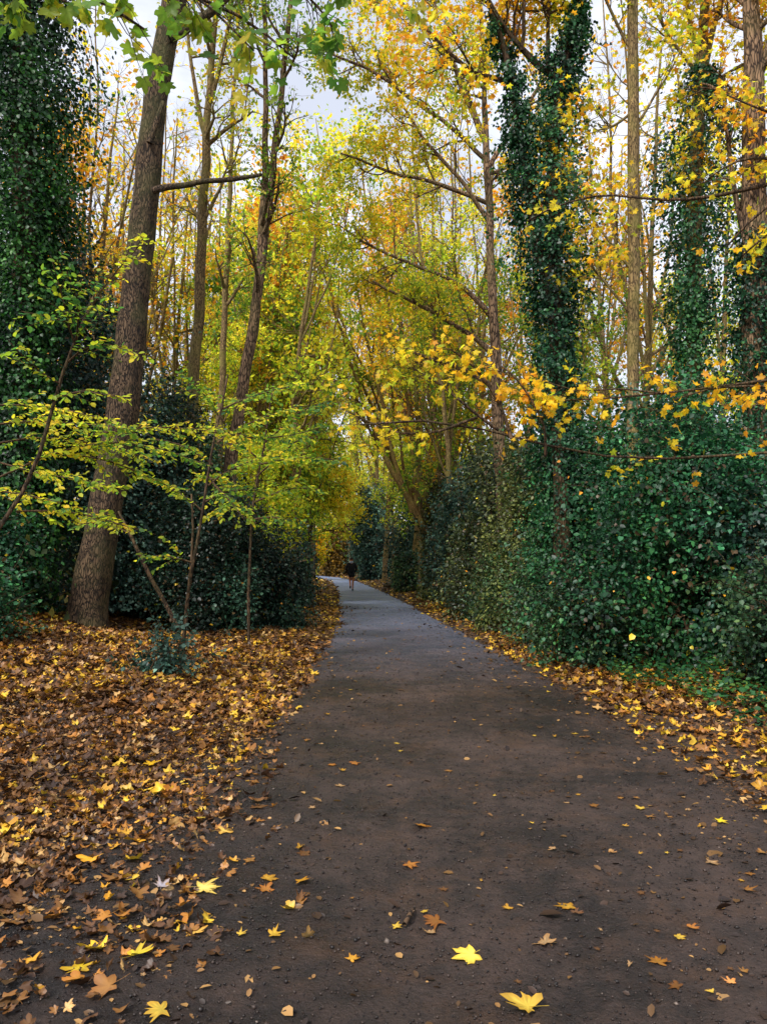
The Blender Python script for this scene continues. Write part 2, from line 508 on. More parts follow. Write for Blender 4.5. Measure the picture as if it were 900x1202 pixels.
def put_litter(n, x0, x1, y0, y1, tmpls, s0, s1, lift=.05, tilt=.35, bright=0.0):
    x = rng.uniform(x0, x1, n); y = rng.uniform(y0, y1, n)
    k = rng.uniform(size=n) < litter_density(x, y)
    x, y = x[k], y[k]; n = len(x)
    z = np.maximum(height(x, y) - .05 * (1 - sstep(-.25, .12, outside(x, y))), np.where(outside(x, y) < .1, .012, -1)) + .006 + rng.uniform(0, 1, n) ** 1.5 * lift * sstep(-.1, .5, outside(x, y))
    P = np.stack([x, y, z], -1)
    th = rng.uniform(0, 6.283, n)
    d = np.stack([np.cos(th), np.sin(th), rng.normal(0, tilt * .6, n)], -1)
    nr = np.stack([rng.normal(0, tilt, n), rng.normal(0, tilt, n), np.ones(n)], -1)
    flip = rng.uniform(size=n) < .3
    nr[flip] *= -1
    u = rng.uniform(size=n) + .12 * wave(P, 1.0) + bright
    c = np.empty((n, 3))
    cols = np.array([DBR, lin(112, 78, 42), lin(92, 62, 34), lin(148, 104, 52), lin(178, 122, 50), TAN, GOLD, YEL])
    th_ = np.array([.24, .42, .60, .73, .81, .87, .945])
    c = cols[np.searchsorted(th_, u)] * rng.uniform(.7, 1.2, (n, 1))
    # top layer is fresher
    s = rng.uniform(s0, s1, n)
    which = rng.integers(0, len(tmpls), n)
    for w_ in range(len(tmpls)):
        q = which == w_
        LT.add(P[q], d[q], nr[q], s[q], c[q], tmpls[w_], edge=(.82, .68, .55), vary=.15)


LT = Leaves()
put_litter(25000, -5, 0, 1.2, 7.5, MAPLES, .022, .050, .028, .42, -.03)
put_litter(1700, -5, 0, 1.2, 7.5, MAPLES, .05, .085, .045, .35, .12)
put_litter(6000, 1.5, 6, 1.2, 7.5, MAPLES, .028, .06, .045, .45, .08)
put_litter(700, 1.5, 6, 1.2, 7.5, MAPLES, .05, .085, .06, .3, .2)
put_litter(34000, -9, -.3, 7.5, 14, MAPLE_L, .035, .075, .06, .5, .02)
put_litter(13000, 1.2, 6, 7.5, 14, MAPLE_L, .035, .075, .05, .45, .08)
put_litter(42000, -11, 0, 14, 26, [OVAL, STAR], .07, .12, .06, .45)
put_litter(15000, .5, 7, 14, 26, [OVAL, STAR], .07, .12, .06, .45, .1)
put_litter(34000, -13, 6, 26, 60, [SIMPLE], .12, .2, .07, .45, .05)
put_litter(9000, -16, 3, 60, 110, [SIMPLE], .2, .32, .09, .45, .05)
n = 34000
x = rng.uniform(-3, 3.4, n); y = 1.3 * (26 / 1.3) ** rng.uniform(0, 1, n)
lf_, rt_ = edges(y)
side_ = np.minimum(x - np.interp(y, [2, 5.6, 8, 60], [-1.4, -1.2, -1.1, -1.1]), rt_ - x)
dn = np.clip(.55 - .5 * side_, .10, .8) * (1 + .5 * wave(np.stack([x, y, 0 * x], -1), 2.2))
q = (rng.uniform(size=n) < dn) & (outside(x, y) < .15)
x, y = x[q], y[q]; n = len(x)
z = np.array([path_z(a_, b_) for a_, b_ in zip(x, y)]) + rng.uniform(0, .004, n)
P = np.stack([x, y, z], -1)
d = unit(n); d[:, 2] = rng.normal(0, .2, n); nr = rng.normal(0, .3, (n, 3)); nr[:, 2] += 1
cc = np.array([lin(58, 40, 28), lin(92, 66, 38), lin(132, 96, 54), lin(44, 32, 26), lin(168, 128, 76)])[rng.choice(5, n, p=[.30, .24, .18, .14, .14])] * rng.uniform(.7, 1.2, (n, 1))
LT.add(P, d, nr, rng.gamma(2.2, .009, n) * (1 + y * .04) + .005, cc, OVAL)
lt = LT.build('leaf_litter', M_LIT)
GR_ = Leaves()
n = 30000
x = rng.uniform(-2.4, 2.5, n); y = 1.4 * (13 / 1.4) ** rng.uniform(0, 1, n)
q = outside(x, y) < .05
x, y = x[q], y[q]; n = len(x)
P = np.stack([x, y, np.array([path_z(a_, b_) for a_, b_ in zip(x, y)])], -1)
cc = np.array([lin(46, 38, 35), lin(66, 54, 48), lin(34, 28, 26), lin(120, 106, 96)])[rng.choice(4, n, p=[.44, .3, .25, .01])] * rng.uniform(.7, 1.2, (n, 1))
GR_.add(P, unit(n), unit(n, 1.5), rng.gamma(2.2, .0028, n) + .004, cc, OCT)
gr_ = GR_.build('gravel', M_LIT); gr_['kind'] = 'stuff'; gr_['label'] = 'dark grit and mud crumbs strewn over the trodden path'
lt['kind'] = 'stuff'; lt['label'] = 'brown and golden fallen leaves carpeting both verges of the path'

# ------------------------------------------------------------------ trees
def resample(P, Rr, n):
    P = np.asarray(P, float); Rr = np.asarray(Rr, float)
    s = np.concatenate([[0], np.cumsum(np.linalg.norm(np.diff(P, axis=0), axis=1))])
    # smooth (Catmull-like) by interpolating then blurring
    t = np.linspace(0, s[-1], n)
    Q = np.stack([np.interp(t, s, P[:, k]) for k in range(3)], -1); r = np.interp(t, s, Rr)
    for _ in range(2):
        Q[1:-1] = (Q[:-2] + 2 * Q[1:-1] + Q[2:]) / 4
    return Q, r


def px_line(pts, Y, n=None, wob=0.0):
    """pts: (px, py, width_px[, Y]) -> smooth polyline and radii"""
    P = [at(p[0], p[1], p[3] if len(p) > 3 else Y) for p in pts]
    r = [p[2] / 2 / F * (p[3] if len(p) > 3 else Y) for p in pts]
    L = sum(np.linalg.norm(P[i + 1] - P[i]) for i in range(len(P) - 1))
    Q, rr = resample(P, r, n or max(6, int(L / .35)))
    if wob:
        w = np.stack([wave(Q + 3, 1.3), wave(Q + 9, 1.3), 0 * Q[:, 0]], -1) * wob
        w[0] = 0
        Q = Q + w
    return Q, rr


def line_from(p, d, L, r, seg, wob, up, taper=.3):
    pts = [p]; d = d / np.linalg.norm(d)
    n = rng.normal(0, wob, (seg, 3))
    for i in range(seg):
        d = d + n[i]; d[2] += up
        d = d / np.linalg.norm(d)
        p = p + d * (L / seg); pts.append(p)
    return np.array(pts), np.linspace(r, r * taper, seg + 1)


def children(P, Rr, n, t0, t1, ang, Lf, rr, seg, wob, up, bias=None, azim=None):
    outl = []
    k = len(P) - 1
    for t in np.sort(rng.uniform(t0, t1, n)):
        f = t * k; i = min(int(f), k - 1); u = f - i
        p = P[i] * (1 - u) + P[i + 1] * u
        T = P[i + 1] - P[i]; T = T / (np.linalg.norm(T) + 1e-9)
        r = (Rr[i] * (1 - u) + Rr[i + 1] * u)
        v = rng.normal(size=3)
        if bias is not None: v = v + np.asarray(bias)
        v = v - T * (v @ T); v /= np.linalg.norm(v)
        a = ang * rng.uniform(.75, 1.25)
        d = T * math.cos(a) + v * math.sin(a)
        L = Lf(t) * rng.uniform(.65, 1.25)
        outl.append(line_from(p, d, L, min(r * .65, rr), seg, wob, up))
    return outl


def twig_leaves(LV, twigs, m, size, cols, tmpl, f=.5, bias=0.0, spread=.28, droop=.35, keep=None, edge=None):
    """m leaves on each twig; all twigs have the same number of points"""
    TW = np.array(twigs); nT, k, _ = TW.shape
    t = rng.uniform(.12, 1, (nT, m)) * (k - 1) * .999
    i = t.astype(int); u = (t - i)[..., None]
    a = np.arange(nT)[:, None]
    P = TW[a, i] * (1 - u) + TW[a, i + 1] * u
    T = TW[a, i + 1] - TW[a, i]
    T = T / (np.linalg.norm(T, axis=-1, keepdims=True) + 1e-9)
    P = P.reshape(-1, 3); T = T.reshape(-1, 3)
    N = len(P)
    d = T * .5 + rng.normal(0, .65, (N, 3)); d[:, 2] -= droop
    P = P + d / np.linalg.norm(d, axis=1, keepdims=True) * .04
    nr = rng.normal(0, .55, (N, 3)); nr[:, 2] += .8
    if keep is not None:
        q = keep(P); P, d, nr = P[q], d[q], nr[q]; N = len(P)
    c = palette(P, cols, f, spread, bias)
    LV.add(P, d, nr, rng.uniform(.7, 1.25, N) * size, c, tmpl, edge=edge)


PAL_GREENYEL = [lin(72, 112, 40), lin(108, 140, 44), lin(160, 172, 50), lin(206, 190, 50), lin(228, 178, 44)]
PAL_YEL = [lin(130, 150, 44), lin(188, 186, 46), lin(236, 208, 48), lin(240, 186, 44), lin(222, 142, 38)]
PAL_LEM = [lin(120, 152, 50), lin(176, 192, 54), lin(228, 220, 58), lin(244, 214, 60), lin(240, 190, 54)]
PAL_ORG = [lin(170, 160, 46), lin(232, 190, 52), lin(236, 170, 46), lin(224, 142, 42), lin(180, 112, 44)]
PAL_GREEN = [lin(38, 74, 36), lin(56, 96, 38), lin(84, 120, 40), lin(130, 146, 42)]
PAL_IVY = [lin(18, 44, 30), lin(26, 64, 40), lin(38, 88, 52), lin(66, 116, 60)]
PAL_HOLLY = [lin(26, 48, 42), lin(42, 70, 60), lin(66, 98, 84), lin(104, 134, 116)]
PAL_DEEP = [lin(16, 32, 26), lin(24, 46, 36), lin(36, 62, 48), lin(60, 88, 64)]
PAL_OLIVE = [lin(30, 42, 26), lin(50, 64, 34), lin(78, 90, 46), lin(120, 124, 62)]
PAL_BUSH = [lin(26, 48, 36), lin(40, 68, 44), lin(58, 92, 56), lin(92, 118, 66)]


def crown_on(tubes, twigs, P, Rr, n1, t0, L1, up=.05, ang=.95, r1=.06, n2=6, n3=5, t1=1.0, bias=None, L3=.55):
    """limbs, sub-limbs and twigs on one stem; returns nothing, fills tubes and twigs"""
    for (a, ar) in children(P, Rr, n1, t0, t1, ang, lambda t: L1 * (1.15 - .75 * t), r1, 8, .14, up, bias):
        tubes.add(a, ar, 5)
        for (b, br) in children(a, ar, n2, .2, 1, .8, lambda t: L1 * .42 * (1.2 - .6 * t), r1 * .4, 5, .17, up * .6):
            tubes.add(b, br, 4, cap=False)
            for (c, cr_) in children(b, br, n3, .1, 1, .8, lambda t: L3, .008, 3, .2, 0.0):
                tubes.add(c, cr_, 3, cap=False)
                twigs.append(c)


def ivy_on(LV, P, hw, n_cl, per=22, size=.075, pal=PAL_IVY, cl=.2, t0=0, t1=1, edge_bias=.55):
    """ivy clumps around polyline P; hw = (t, half width) table"""
    n_cl = int(n_cl * 1.5); size = size * .8
    k = len(P) - 1
    t = rng.uniform(t0, t1, n_cl)
    f = t * k; i = np.minimum(f.astype(int), k - 1); u = (f - i)[:, None]
    C = P[i] * (1 - u) + P[i + 1] * u
    th = rng.uniform(0, 6.283, n_cl)
    w = np.interp(t, [h[0] for h in hw], [h[1] for h in hw])
    O = np.stack([np.cos(th), np.sin(th), np.zeros(n_cl)], -1)
    ok_ = wave(C + O * .8, 2.4) + rng.normal(0, .15, n_cl) > -.40
    C, O, w, t = C[ok_], O[ok_], w[ok_], t[ok_]; n_cl = len(C)
    lump = .82 + .5 * wave(C * .9 + O * 1.3, 2.0) + .22 * wave(C + O, 5.0)
    rr = w * np.clip(lump, .12, 1.6) * (edge_bias + (1 - edge_bias) * rng.uniform(size=n_cl) ** .6)
    th = None
    C = C + O * rr[:, None]
    n = n_cl * per
    Cr = np.repeat(C, per, 0); Or = np.repeat(O, per, 0)
    Pp = Cr + rng.normal(0, cl, (n, 3)) * np.array([1, 1, 1.2]) * np.repeat(np.clip(w / .5, .35, 1.1), per)[:, None]
    d = Or * .5 + rng.normal(0, .5, (n, 3)); d[:, 2] -= .7
    nr = Or * .9 + rng.normal(0, .5, (n, 3)); nr[:, 2] += .5
    LV.add(Pp, d, nr, rng.uniform(.7, 1.3, n) * size, palette(Pp, pal, 1.1, .24) * np.repeat(np.exp(rng.normal(0, .3, n_cl)), per)[:, None], HEART)
    # loose trailing shoots
    tw = []
    for j in rng.integers(0, n_cl, max(8, n_cl // 7)):
        a, ar = line_from(C[j], O[j] * .8 + rng.normal(0, .4, 3), rng.uniform(.25, .35 + w[j] * 1.1), .004, 3, .2, -.15)
        tw.append(a)
    twig_leaves(LV, tw, 14, size, pal, HEART, bias=.1)


def base_z(x, y):
    return float(height(x, y))


def make_tree(name, label, stems, bark, crown=None, ivy=None, extra_limbs=(), leaf=None, group=None, cat='tree', sides=12):
    """stems: list of (P, R); the first stem's foot is the tree's base"""
    foot = stems[0][0][0].copy()
    root = empty(name, tuple(foot), label, cat, group)
    twigs = []; tubes = {}
    for k, (P, Rr) in enumerate(stems):
        t = Tubes(); t.add(P, Rr, sides if k == 0 else 8, rough=.09); tubes[id(P)] = ('trunk', t)
    for (P, Rr) in extra_limbs:
        t = Tubes(); t.add(P, Rr, 8, rough=.12); tubes[id(P)] = ('branch', t)
    for c in crown or []:
        crown_on(tubes[id(c['on'][0])][1], twigs, *c['on'], **{k: v for k, v in c.items() if k != 'on'})
    for nm_, t in tubes.values():
        t.build(nm_, bark, root, foot)
    if twigs and leaf:
        LV = Leaves()
        for lf in (leaf if isinstance(leaf, list) else [leaf]):
            twig_leaves(LV, twigs, **lf)
        LV.build('crown', M_AUT, root, foot)
    if ivy:
        LV = Leaves()
        for iv in ivy: ivy_on(LV, **iv)
        LV.build('ivy', M_DARK, root, foot)
    return root


def grounded(pts, Y, **k):
    """a px_line whose first point is dropped onto the ground"""
    P, r = px_line(pts, Y, **k)
    z = base_z(P[0][0], P[0][1]) - .08
    if P[0][2] > z + .15:
        n = max(2, int((P[0][2] - z) / .35))
        d = P[0] - P[1]; d = d / abs(d[2]) if d[2] < 0 else np.array([0, 0, -1.])
        d[:2] *= .4
        ext = np.array([P[0] + d * (P[0][2] - z) * (k_ / n) for k_ in range(n, 0, -1)])
        r0 = np.linspace(r[0] * 1.25, r[0], n)
        P = np.concatenate([ext, P]); r = np.concatenate([r0, r])
    return P, r


# A: the big leaning trunk
PA, RA = grounded([(101, 750, 68), (102, 736, 54), (104, 700, 45), (115, 650, 41), (130, 560, 38), (143, 490, 37), (150, 430, 35), (157, 360, 32),
                   (172, 230, 32), (181, 130, 29), (192, 60, 28), (205, 0, 27), (222, -90, 27), (240, -220, 20), (262, -360, 12)], 14, n=70)
limb, rl = px_line([(180, 224, 9), (200, 219, 8.5), (225, 215, 7), (250, 212, 6.5), (280, 209, 6), (308, 203, 4)], 13.7, n=16, wob=.07)
stub, rs_ = px_line([(176, 168, 8), (182, 150, 7), (188, 132, 7), (192, 119, 5)], 13.7, n=8)
fork, rf = px_line([(199, 45, 12), (222, 28, 11), (245, 15, 10), (268, -2, 9), (310, -50, 8), (360, -120, 5)], 13.8, n=18, wob=.05)
fork2, rf2 = px_line([(214, -50, 14), (190, -100, 12), (160, -180, 8)], 14.2, n=10, wob=.05)
make_tree('sycamore_tree', 'stout leaning tree trunk with ridged bark and a broken bare limb, left of the path', [(PA, RA)], M_BARK_A,
          crown=[dict(on=(fork, rf), n1=7, t0=.45, L1=2.2, n2=5, n3=5), dict(on=(fork2, rf2), n1=6, t0=.3, L1=2.2, n2=5, n3=5),
                 dict(on=(PA, RA), n1=9, t0=.86, L1=2.6, n2=5, n3=5)],
          extra_limbs=[(limb, rl), (stub, rs_), (fork, rf), (fork2, rf2)],
          leaf=dict(m=9, size=.13, cols=PAL_YEL, tmpl=STAR), sides=20)

# B, C, D: slender trunks left of the path
def slender(label, pts, Y, crown, leaf, bark=M_BARK_G, more=(), name='slender_tree', ivy=None, limbs=()):
    P, r = grounded(pts, Y, wob=.05)
    stems = [(P, r)] + [px_line(m, Y, wob=.04) for m in more]
    cr = [dict(on=stems[min(c.pop('stem', 0), len(stems) - 1)], **c) for c in crown]
    return make_tree(name, label, stems, bark, cr, leaf=leaf, ivy=ivy(P) if ivy else None, extra_limbs=[px_line(l, Y, wob=.06) for l in limbs])


LF_YG = dict(m=8, size=.10, cols=PAL_YEL, tmpl=SIMPLE, bias=-.12)
LF_GY = dict(m=8, size=.10, cols=PAL_GREENYEL, tmpl=SIMPLE)
LF_OR = dict(m=7, size=.12, cols=PAL_ORG, tmpl=SIMPLE)
slender('slender mossy trunk forking high, nearest the stout leaning tree', [(218, 600, 15), (225, 470, 14), (232, 380, 13), (238, 260, 12), (246, 130, 9), (252, 40, 7), (258, -60, 5)], 18,
        [dict(n1=9, t0=.5, L1=2.2, n2=5, n3=4), dict(stem=1, n1=5, t0=.3, L1=1.6, n2=5, n3=4), dict(stem=2, n1=5, t0=.3, L1=1.6, n2=5, n3=4)], LF_YG,
        more=[[(243, 165, 7), (232, 110, 5), (222, 50, 4), (215, -30, 3)], [(247, 120, 6), (262, 70, 5), (274, -10, 4)]])
slender('very thin pole-like trunk between two slender trees', [(255, 610, 9), (262, 460, 8), (266, 300, 7), (272, 180, 5), (276, 80, 4), (282, -20, 3)], 22,
        [dict(n1=9, t0=.45, L1=2.0, n2=4, n3=4)], LF_GY)
slender('tall twin-stemmed tree with reddish brown trunks', [(258, 640, 17), (268, 560, 16), (283, 465, 14), (297, 390, 13), (306, 300, 10), (311, 200, 8), (312, 100, 6), (310, -10, 5)], 18,
        [dict(n1=9, t0=.5, L1=2.2, n2=5, n3=4), dict(stem=1, n1=8, t0=.35, L1=2.2, n2=5, n3=4)], LF_GY, bark=M_BARK,
        more=[[(303, 350, 9), (310, 290, 9), (318, 230, 8), (330, 120, 7), (340, 20, 6), (352, -80, 4)]])

# E: brown tree right of the path with limbs arching over it
E_L = [[(580, 375, 8), (555, 350, 6), (530, 325, 5), (480, 312, 4), (430, 285, 3), (395, 262, 2)],
       [(577, 265, 7), (556, 232, 6), (540, 205, 5), (505, 170, 4), (470, 120, 3), (440, 60, 2)],
       [(581, 420, 8), (560, 395, 6), (520, 375, 5), (480, 352, 4), (440, 330, 3)],
       [(572, 200, 6), (600, 150, 5), (640, 90, 4), (680, 20, 3)],
       [(583, 455, 6), (540, 430, 5), (495, 420, 4), (455, 395, 3)],
       [(571, 170, 6), (545, 110, 5), (520, 40, 4), (500, -40, 3)], [(570, 160, 6), (532, 70, 5), (470, 0, 4), (400, -50, 3)], [(572, 190, 6), (520, 140, 5), (450, 90, 4), (380, 60, 2.5)],
       [(575, 240, 6), (520, 215, 5), (460, 205, 3.5), (400, 180, 2.5)]]
PE, RE = grounded([(588, 560, 14), (584, 480, 13), (580, 380, 12), (577, 300, 10), (572, 200, 9), (570, 140, 7), (566, 60, 5), (560, -60, 4)], 19, wob=.04)
EL = [px_line(l, 19, wob=.09) for l in E_L]
make_tree('maple_tree', 'brown trunked maple whose long limbs arch leftwards over the path', [(PE, RE)], M_BARK,
          crown=[dict(on=l, n1=9, t0=.15, L1=1.35, n2=5, n3=5, r1=.03) for l in EL] + [dict(on=(PE, RE), n1=8, t0=.55, L1=2.2, n2=5, n3=4)],
          extra_limbs=EL, leaf=dict(m=11, size=.095, cols=PAL_YEL, tmpl=SIMPLE, bias=-.12))

# F: leaning multi-stem tree over the path bend
F_S = [[(516, 650, 14), (486, 600, 13), (458, 545, 11), (430, 480, 9), (405, 400, 7), (372, 300, 5), (350, 200, 3)],
       [(483, 602, 9), (462, 535, 9), (450, 470, 8), (432, 400, 6), (415, 320, 4), (402, 220, 3)],
       [(487, 610, 9), (486, 540, 9), (478, 470, 8), (462, 400, 7), (450, 320, 5), (430, 240, 4), (415, 150, 3)],
       [(466, 565, 7), (440, 520, 6), (415, 465, 5), (385, 420, 4), (345, 380, 3)],
       [(470, 575, 6), (452, 500, 5), (425, 430, 4), (392, 360, 3), (380, 280, 2)]]
F_S += [[(478, 585, 5), (452, 520, 4.5), (425, 450, 4), (398, 370, 3), (368, 290, 2)], [(482, 590, 5), (470, 520, 4.5), (455, 440, 4), (444, 360, 3), (440, 280, 2)],
        [(470, 570, 4), (436, 505, 4), (402, 455, 3), (362, 410, 2)], [(484, 595, 5), (492, 520, 4), (496, 440, 4), (492, 350, 3), (500, 260, 2)], [(476, 580, 4.5), (446, 500, 4), (412, 410, 3), (388, 330, 3), (376, 250, 2)],
        [(486, 600, 4.5), (504, 530, 4), (524, 450, 3.5), (534, 370, 3), (530, 300, 2)]]
F_S = [[(p[0], p[1], p[2] * (.55 if i_ < 5 else .72)) for p in l] for i_, l in enumerate(F_S)]
st = [grounded(F_S[0], 30, wob=.1)] + [px_line(s, 30 + k * .4, wob=.1) for k, s in enumerate(F_S[1:])]
make_tree('leaning_tree', 'many-stemmed tree fanning out low over the path bend', st, M_BARK_L,
          crown=[dict(on=s, n1=6, t0=.35, L1=1.8, n2=5, n3=4, r1=.04) for s in st], leaf=dict(m=6, size=.115, cols=PAL_LEM, tmpl=SIMPLE, bias=-.1))
F2 = [[(515, 640, 14), (508, 560, 13), (502, 470, 11), (488, 380, 9), (478, 300, 7), (470, 200, 5), (465, 90, 4)],
      [(506, 540, 9), (520, 450, 8), (524, 370, 7), (515, 280, 5), (510, 180, 4)],
      [(504, 500, 7), (540, 400, 6), (552, 300, 5), (556, 200, 3)]]
F2 = [[(p[0] + 18, p[1], p[2] * .5) for p in l] for l in F2]
st = [grounded(F2[0], 27, wob=.1)] + [px_line(s, 27.4 + k * .4, wob=.08) for k, s in enumerate(F2[1:])]
make_tree('forked_tree', 'three-stemmed tree rising straight behind the leaning one', st, M_BARK_G,
          crown=[dict(on=s, n1=10, t0=.35, L1=2.0, n2=5, n3=4, r1=.04) for s in st], leaf=dict(m=7, size=.11, cols=PAL_LEM, tmpl=SIMPLE, bias=.0))

# G: ivy-clad tree with a second ivy stem
G1, g1 = grounded([(658, 560, 20), (655, 470, 19), (652, 400, 18), (650, 300, 17), (648, 200, 15), (655, 110, 12), (668, 50, 9), (684, -20, 8), (700, -120, 5)], 13, n=50)
G2, g2 = px_line([(650, 360, 13), (636, 310, 12), (622, 240, 11), (612, 180, 10), (606, 130, 10), (600, 90, 9), (590, 50, 8), (575, 10, 6), (560, -60, 4)], 13, n=34)
GL = [px_line(l, 13, wob=.05) for l in ([(600, 98, 7), (580, 102, 6), (558, 92, 5), (535, 66, 4), (512, 50, 3), (490, 20, 3)], [(652, 92, 8), (632, 82, 8), (612, 62, 7), (594, 40, 6), (570, 5, 5), (555, -40, 4)],
                                        [(642, 80, 6), (642, 30, 5), (646, -30, 4)], [(612, 60, 5), (612, 10, 4), (618, -50, 3)])]
make_tree('ivy_clad_tree', 'twin-stemmed tree wrapped in dark ivy with yellow leaves hanging before it', [(G1, g1), (G2, g2)], M_BARK_D,
          crown=[dict(on=l, n1=7, t0=.3, L1=1.3, n2=5, n3=5, r1=.025) for l in GL], extra_limbs=GL,
          leaf=dict(m=6, size=.10, cols=PAL_YEL, tmpl=STAR, bias=.12),
          ivy=[dict(P=G1, hw=[(0, .6), (.15, .55), (.22, .4), (.33, .38), (.42, .55), (.5, .72), (.58, .5), (.66, .42), (.74, .34), (.8, .2), (.84, .08)], n_cl=720, t1=.84, per=24, size=.07, cl=.13),
               dict(P=G2, hw=[(0, .6), (.2, .4), (.35, .28), (.55, .24), (.75, .2), (.82, .1)], n_cl=260, t1=.8, per=22, size=.07, cl=.11)])

# H: clean slender trunk
H1, h1 = grounded([(744, 560, 15), (743, 500, 14), (742, 400, 14), (744, 300, 14), (742, 200, 14), (743, 100, 14), (742, 0, 13), (745, -120, 10), (748, -260, 6)], 12.6, n=46, wob=.015)
HL = [px_line(l, 12.6, wob=.05) for l in ([(742, 318, 4), (725, 300, 3.5), (705, 275, 3), (680, 240, 2.5), (655, 190, 2)], [(743, 375, 4), (725, 350, 3), (700, 322, 3), (675, 290, 2)],
                                        [(744, 150, 4), (765, 120, 3), (785, 90, 2.5), (800, 50, 2)], [(742, 60, 5), (720, 20, 4), (700, -30, 3)], [(742, 130, 4), (720, 150, 3), (700, 152, 2)])]
make_tree('slender_tree', 'straight clean slender trunk rising out of the dense thicket, right of the path', [(H1, h1)], M_BARK_G,
          crown=[dict(on=l, n1=6, t0=.3, L1=.9, n2=4, n3=3, r1=.012) for l in HL] + [dict(on=(H1, h1), n1=6, t0=.8, L1=1.8, n2=4, n3=4)], extra_limbs=HL,
          leaf=dict(m=4, size=.10, cols=PAL_YEL, tmpl=STAR, bias=.1))

# I: second ivy tree
I1, i1 = grounded([(815, 560, 20), (815, 480, 18), (813, 400, 17), (814, 300, 16), (816, 200, 15), (820, 110, 15), (825, 40, 12), (828, -40, 9), (830, -140, 6)], 14, n=50)
IL = [px_line(l, 14, wob=.05) for l in ([(821, 100, 9), (834, 50, 8), (848, 0, 7), (862, -60, 5)], [(820, 95, 7), (812, 40, 6), (800, -30, 4)], [(821, 110, 5), (850, 85, 4), (885, 70, 3)], [(818, 85, 5), (795, 60, 4), (776, 30, 3), (760, -10, 2)])]
make_tree('ivy_clad_tree', 'single trunk smothered in a broad column of dark ivy, forking bare above it', [(I1, i1)], M_BARK_G,
          crown=[dict(on=l, n1=6, t0=.3, L1=1.3, n2=4, n3=4, r1=.02) for l in IL], extra_limbs=IL,
          leaf=dict(m=5, size=.10, cols=PAL_YEL, tmpl=STAR, bias=.15),
          ivy=[dict(P=I1, hw=[(0, .4), (.2, .32), (.32, .34), (.42, .45), (.5, .66), (.58, .78), (.64, .6), (.69, .35), (.73, .1)], n_cl=640, t1=.73, per=24, size=.075, cl=.15)])
# J: right-hand tree, ivy at its foot
J1, j1 = grounded([(892, 560, 34), (890, 480, 32), (887, 400, 31), (886, 300, 30), (884, 200, 27), (884, 120, 24), (884, 60, 21), (880, 0, 17), (876, -100, 12)], 13, n=46)
JL = [px_line(l, 13, wob=.05) for l in ([(884, 110, 9), (900, 60, 8), (915, 0, 7)], [(884, 320, 8), (872, 280, 7), (862, 230, 6), (858, 170, 5), (850, 120, 3)])]
make_tree('sycamore_tree', 'smooth grey-brown trunk with ivy round its foot and bright yellow leaves above', [(J1, j1)], M_BARK,
          crown=[dict(on=l, n1=7, t0=.2, L1=1.3, n2=4, n3=4, r1=.02) for l in JL] + [dict(on=(J1, j1), n1=8, t0=.7, L1=2, n2=4, n3=4)], extra_limbs=JL,
          leaf=dict(m=6, size=.11, cols=PAL_YEL, tmpl=STAR, bias=.1),
          ivy=[dict(P=J1, hw=[(0, .5), (.3, .42), (.42, .4), (.48, .3), (.53, .12)], n_cl=380, t1=.5, per=24, size=.075, cl=.14)], sides=16)

# M: ivy tower, top left
M1, m1 = grounded([(20, 640, 34), (25, 500, 32), (30, 300, 30), (28, 100, 28), (22, -60, 24), (15, -260, 14)], 14, n=46)
make_tree('ivy_clad_tree', 'broad ivy-smothered tree towering over the holly, left of the stout trunk', [(M1, m1)], M_BARK_D,
          ivy=[dict(P=M1, hw=[(0, .5), (.35, .75), (.5, .95), (.65, .8), (.8, .85), (.92, .55), (1, .4)], n_cl=2400, per=24, size=.085, cl=.2, pal=[lin(14, 36, 18), lin(20, 56, 24), lin(34, 80, 30), lin(62, 110, 36)], edge_bias=.5)])

# K, L: thin far trunks
slender('thin pale pole trunk beside the far end of the thicket', [(495, 675, 8), (494, 620, 7), (491, 540, 6), (489, 440, 5), (486, 320, 4), (480, 200, 3)], 31, [dict(n1=8, t0=.4, L1=2.0, n2=5, n3=4)], dict(m=7, size=.15, cols=PAL_YEL, tmpl=SIMPLE), bark=M_BARK_G)
slender('crooked far trunk standing above the walker', [(438, 650, 8), (431, 610, 7), (423, 570, 7), (417, 530, 6), (420, 490, 5), (416, 430, 4), (410, 360, 2.5)], 74,
        [dict(n1=9, t0=.35, L1=4.5, n2=5, n3=5, L3=1.2)], dict(m=8, size=.3, cols=PAL_YEL, tmpl=SIMPLE, bias=-.1), bark=M_BARK_D, name='crooked_tree')


def clear_of_path(x, Y, m=1.2):
    """push a foot off the path, to whichever side it is nearer"""
    l, r = edges(Y)
    if l - m < x < r + m:
        x = l - m if x < (l + r) / 2 - .2 else r + m
    return float(x)


# ------------------------------------------------------------------ woodland further back: a few kinds, copied
def proto(name, label, cols, h, lean, leafy, size, bias, ivy=False, bark=M_BARK_G, group=None, low=.25):
    P, r = line_from(np.array([0., 0, -.1]), np.array([lean, 0, 1.]), h, .13, 16, .035, .03, .2)
    forks = [(a, ar) for a, ar in children(P, r, 4, .25, .6, .35, lambda t: h * .6, .07, 10, .06, .06)]
    return make_tree(name, label, [(P, r)], bark,
                     crown=[dict(on=(P, r), n1=12, t0=low, L1=2.6, n2=5, n3=4, L3=.7)] + [dict(on=f, n1=7, t0=.2, L1=2.2, n2=5, n3=4, L3=.7) for f in forks], extra_limbs=forks,
                     leaf=dict(m=leafy, size=size, cols=cols, tmpl=SIMPLE, bias=bias, f=.45) if leafy else None,
                     ivy=[dict(P=P, hw=[(0, .5), (.3, .6), (.5, .3), (.6, .1)], n_cl=260, t1=.6, per=16, size=.11, cl=.2)] if ivy else None, group=group)


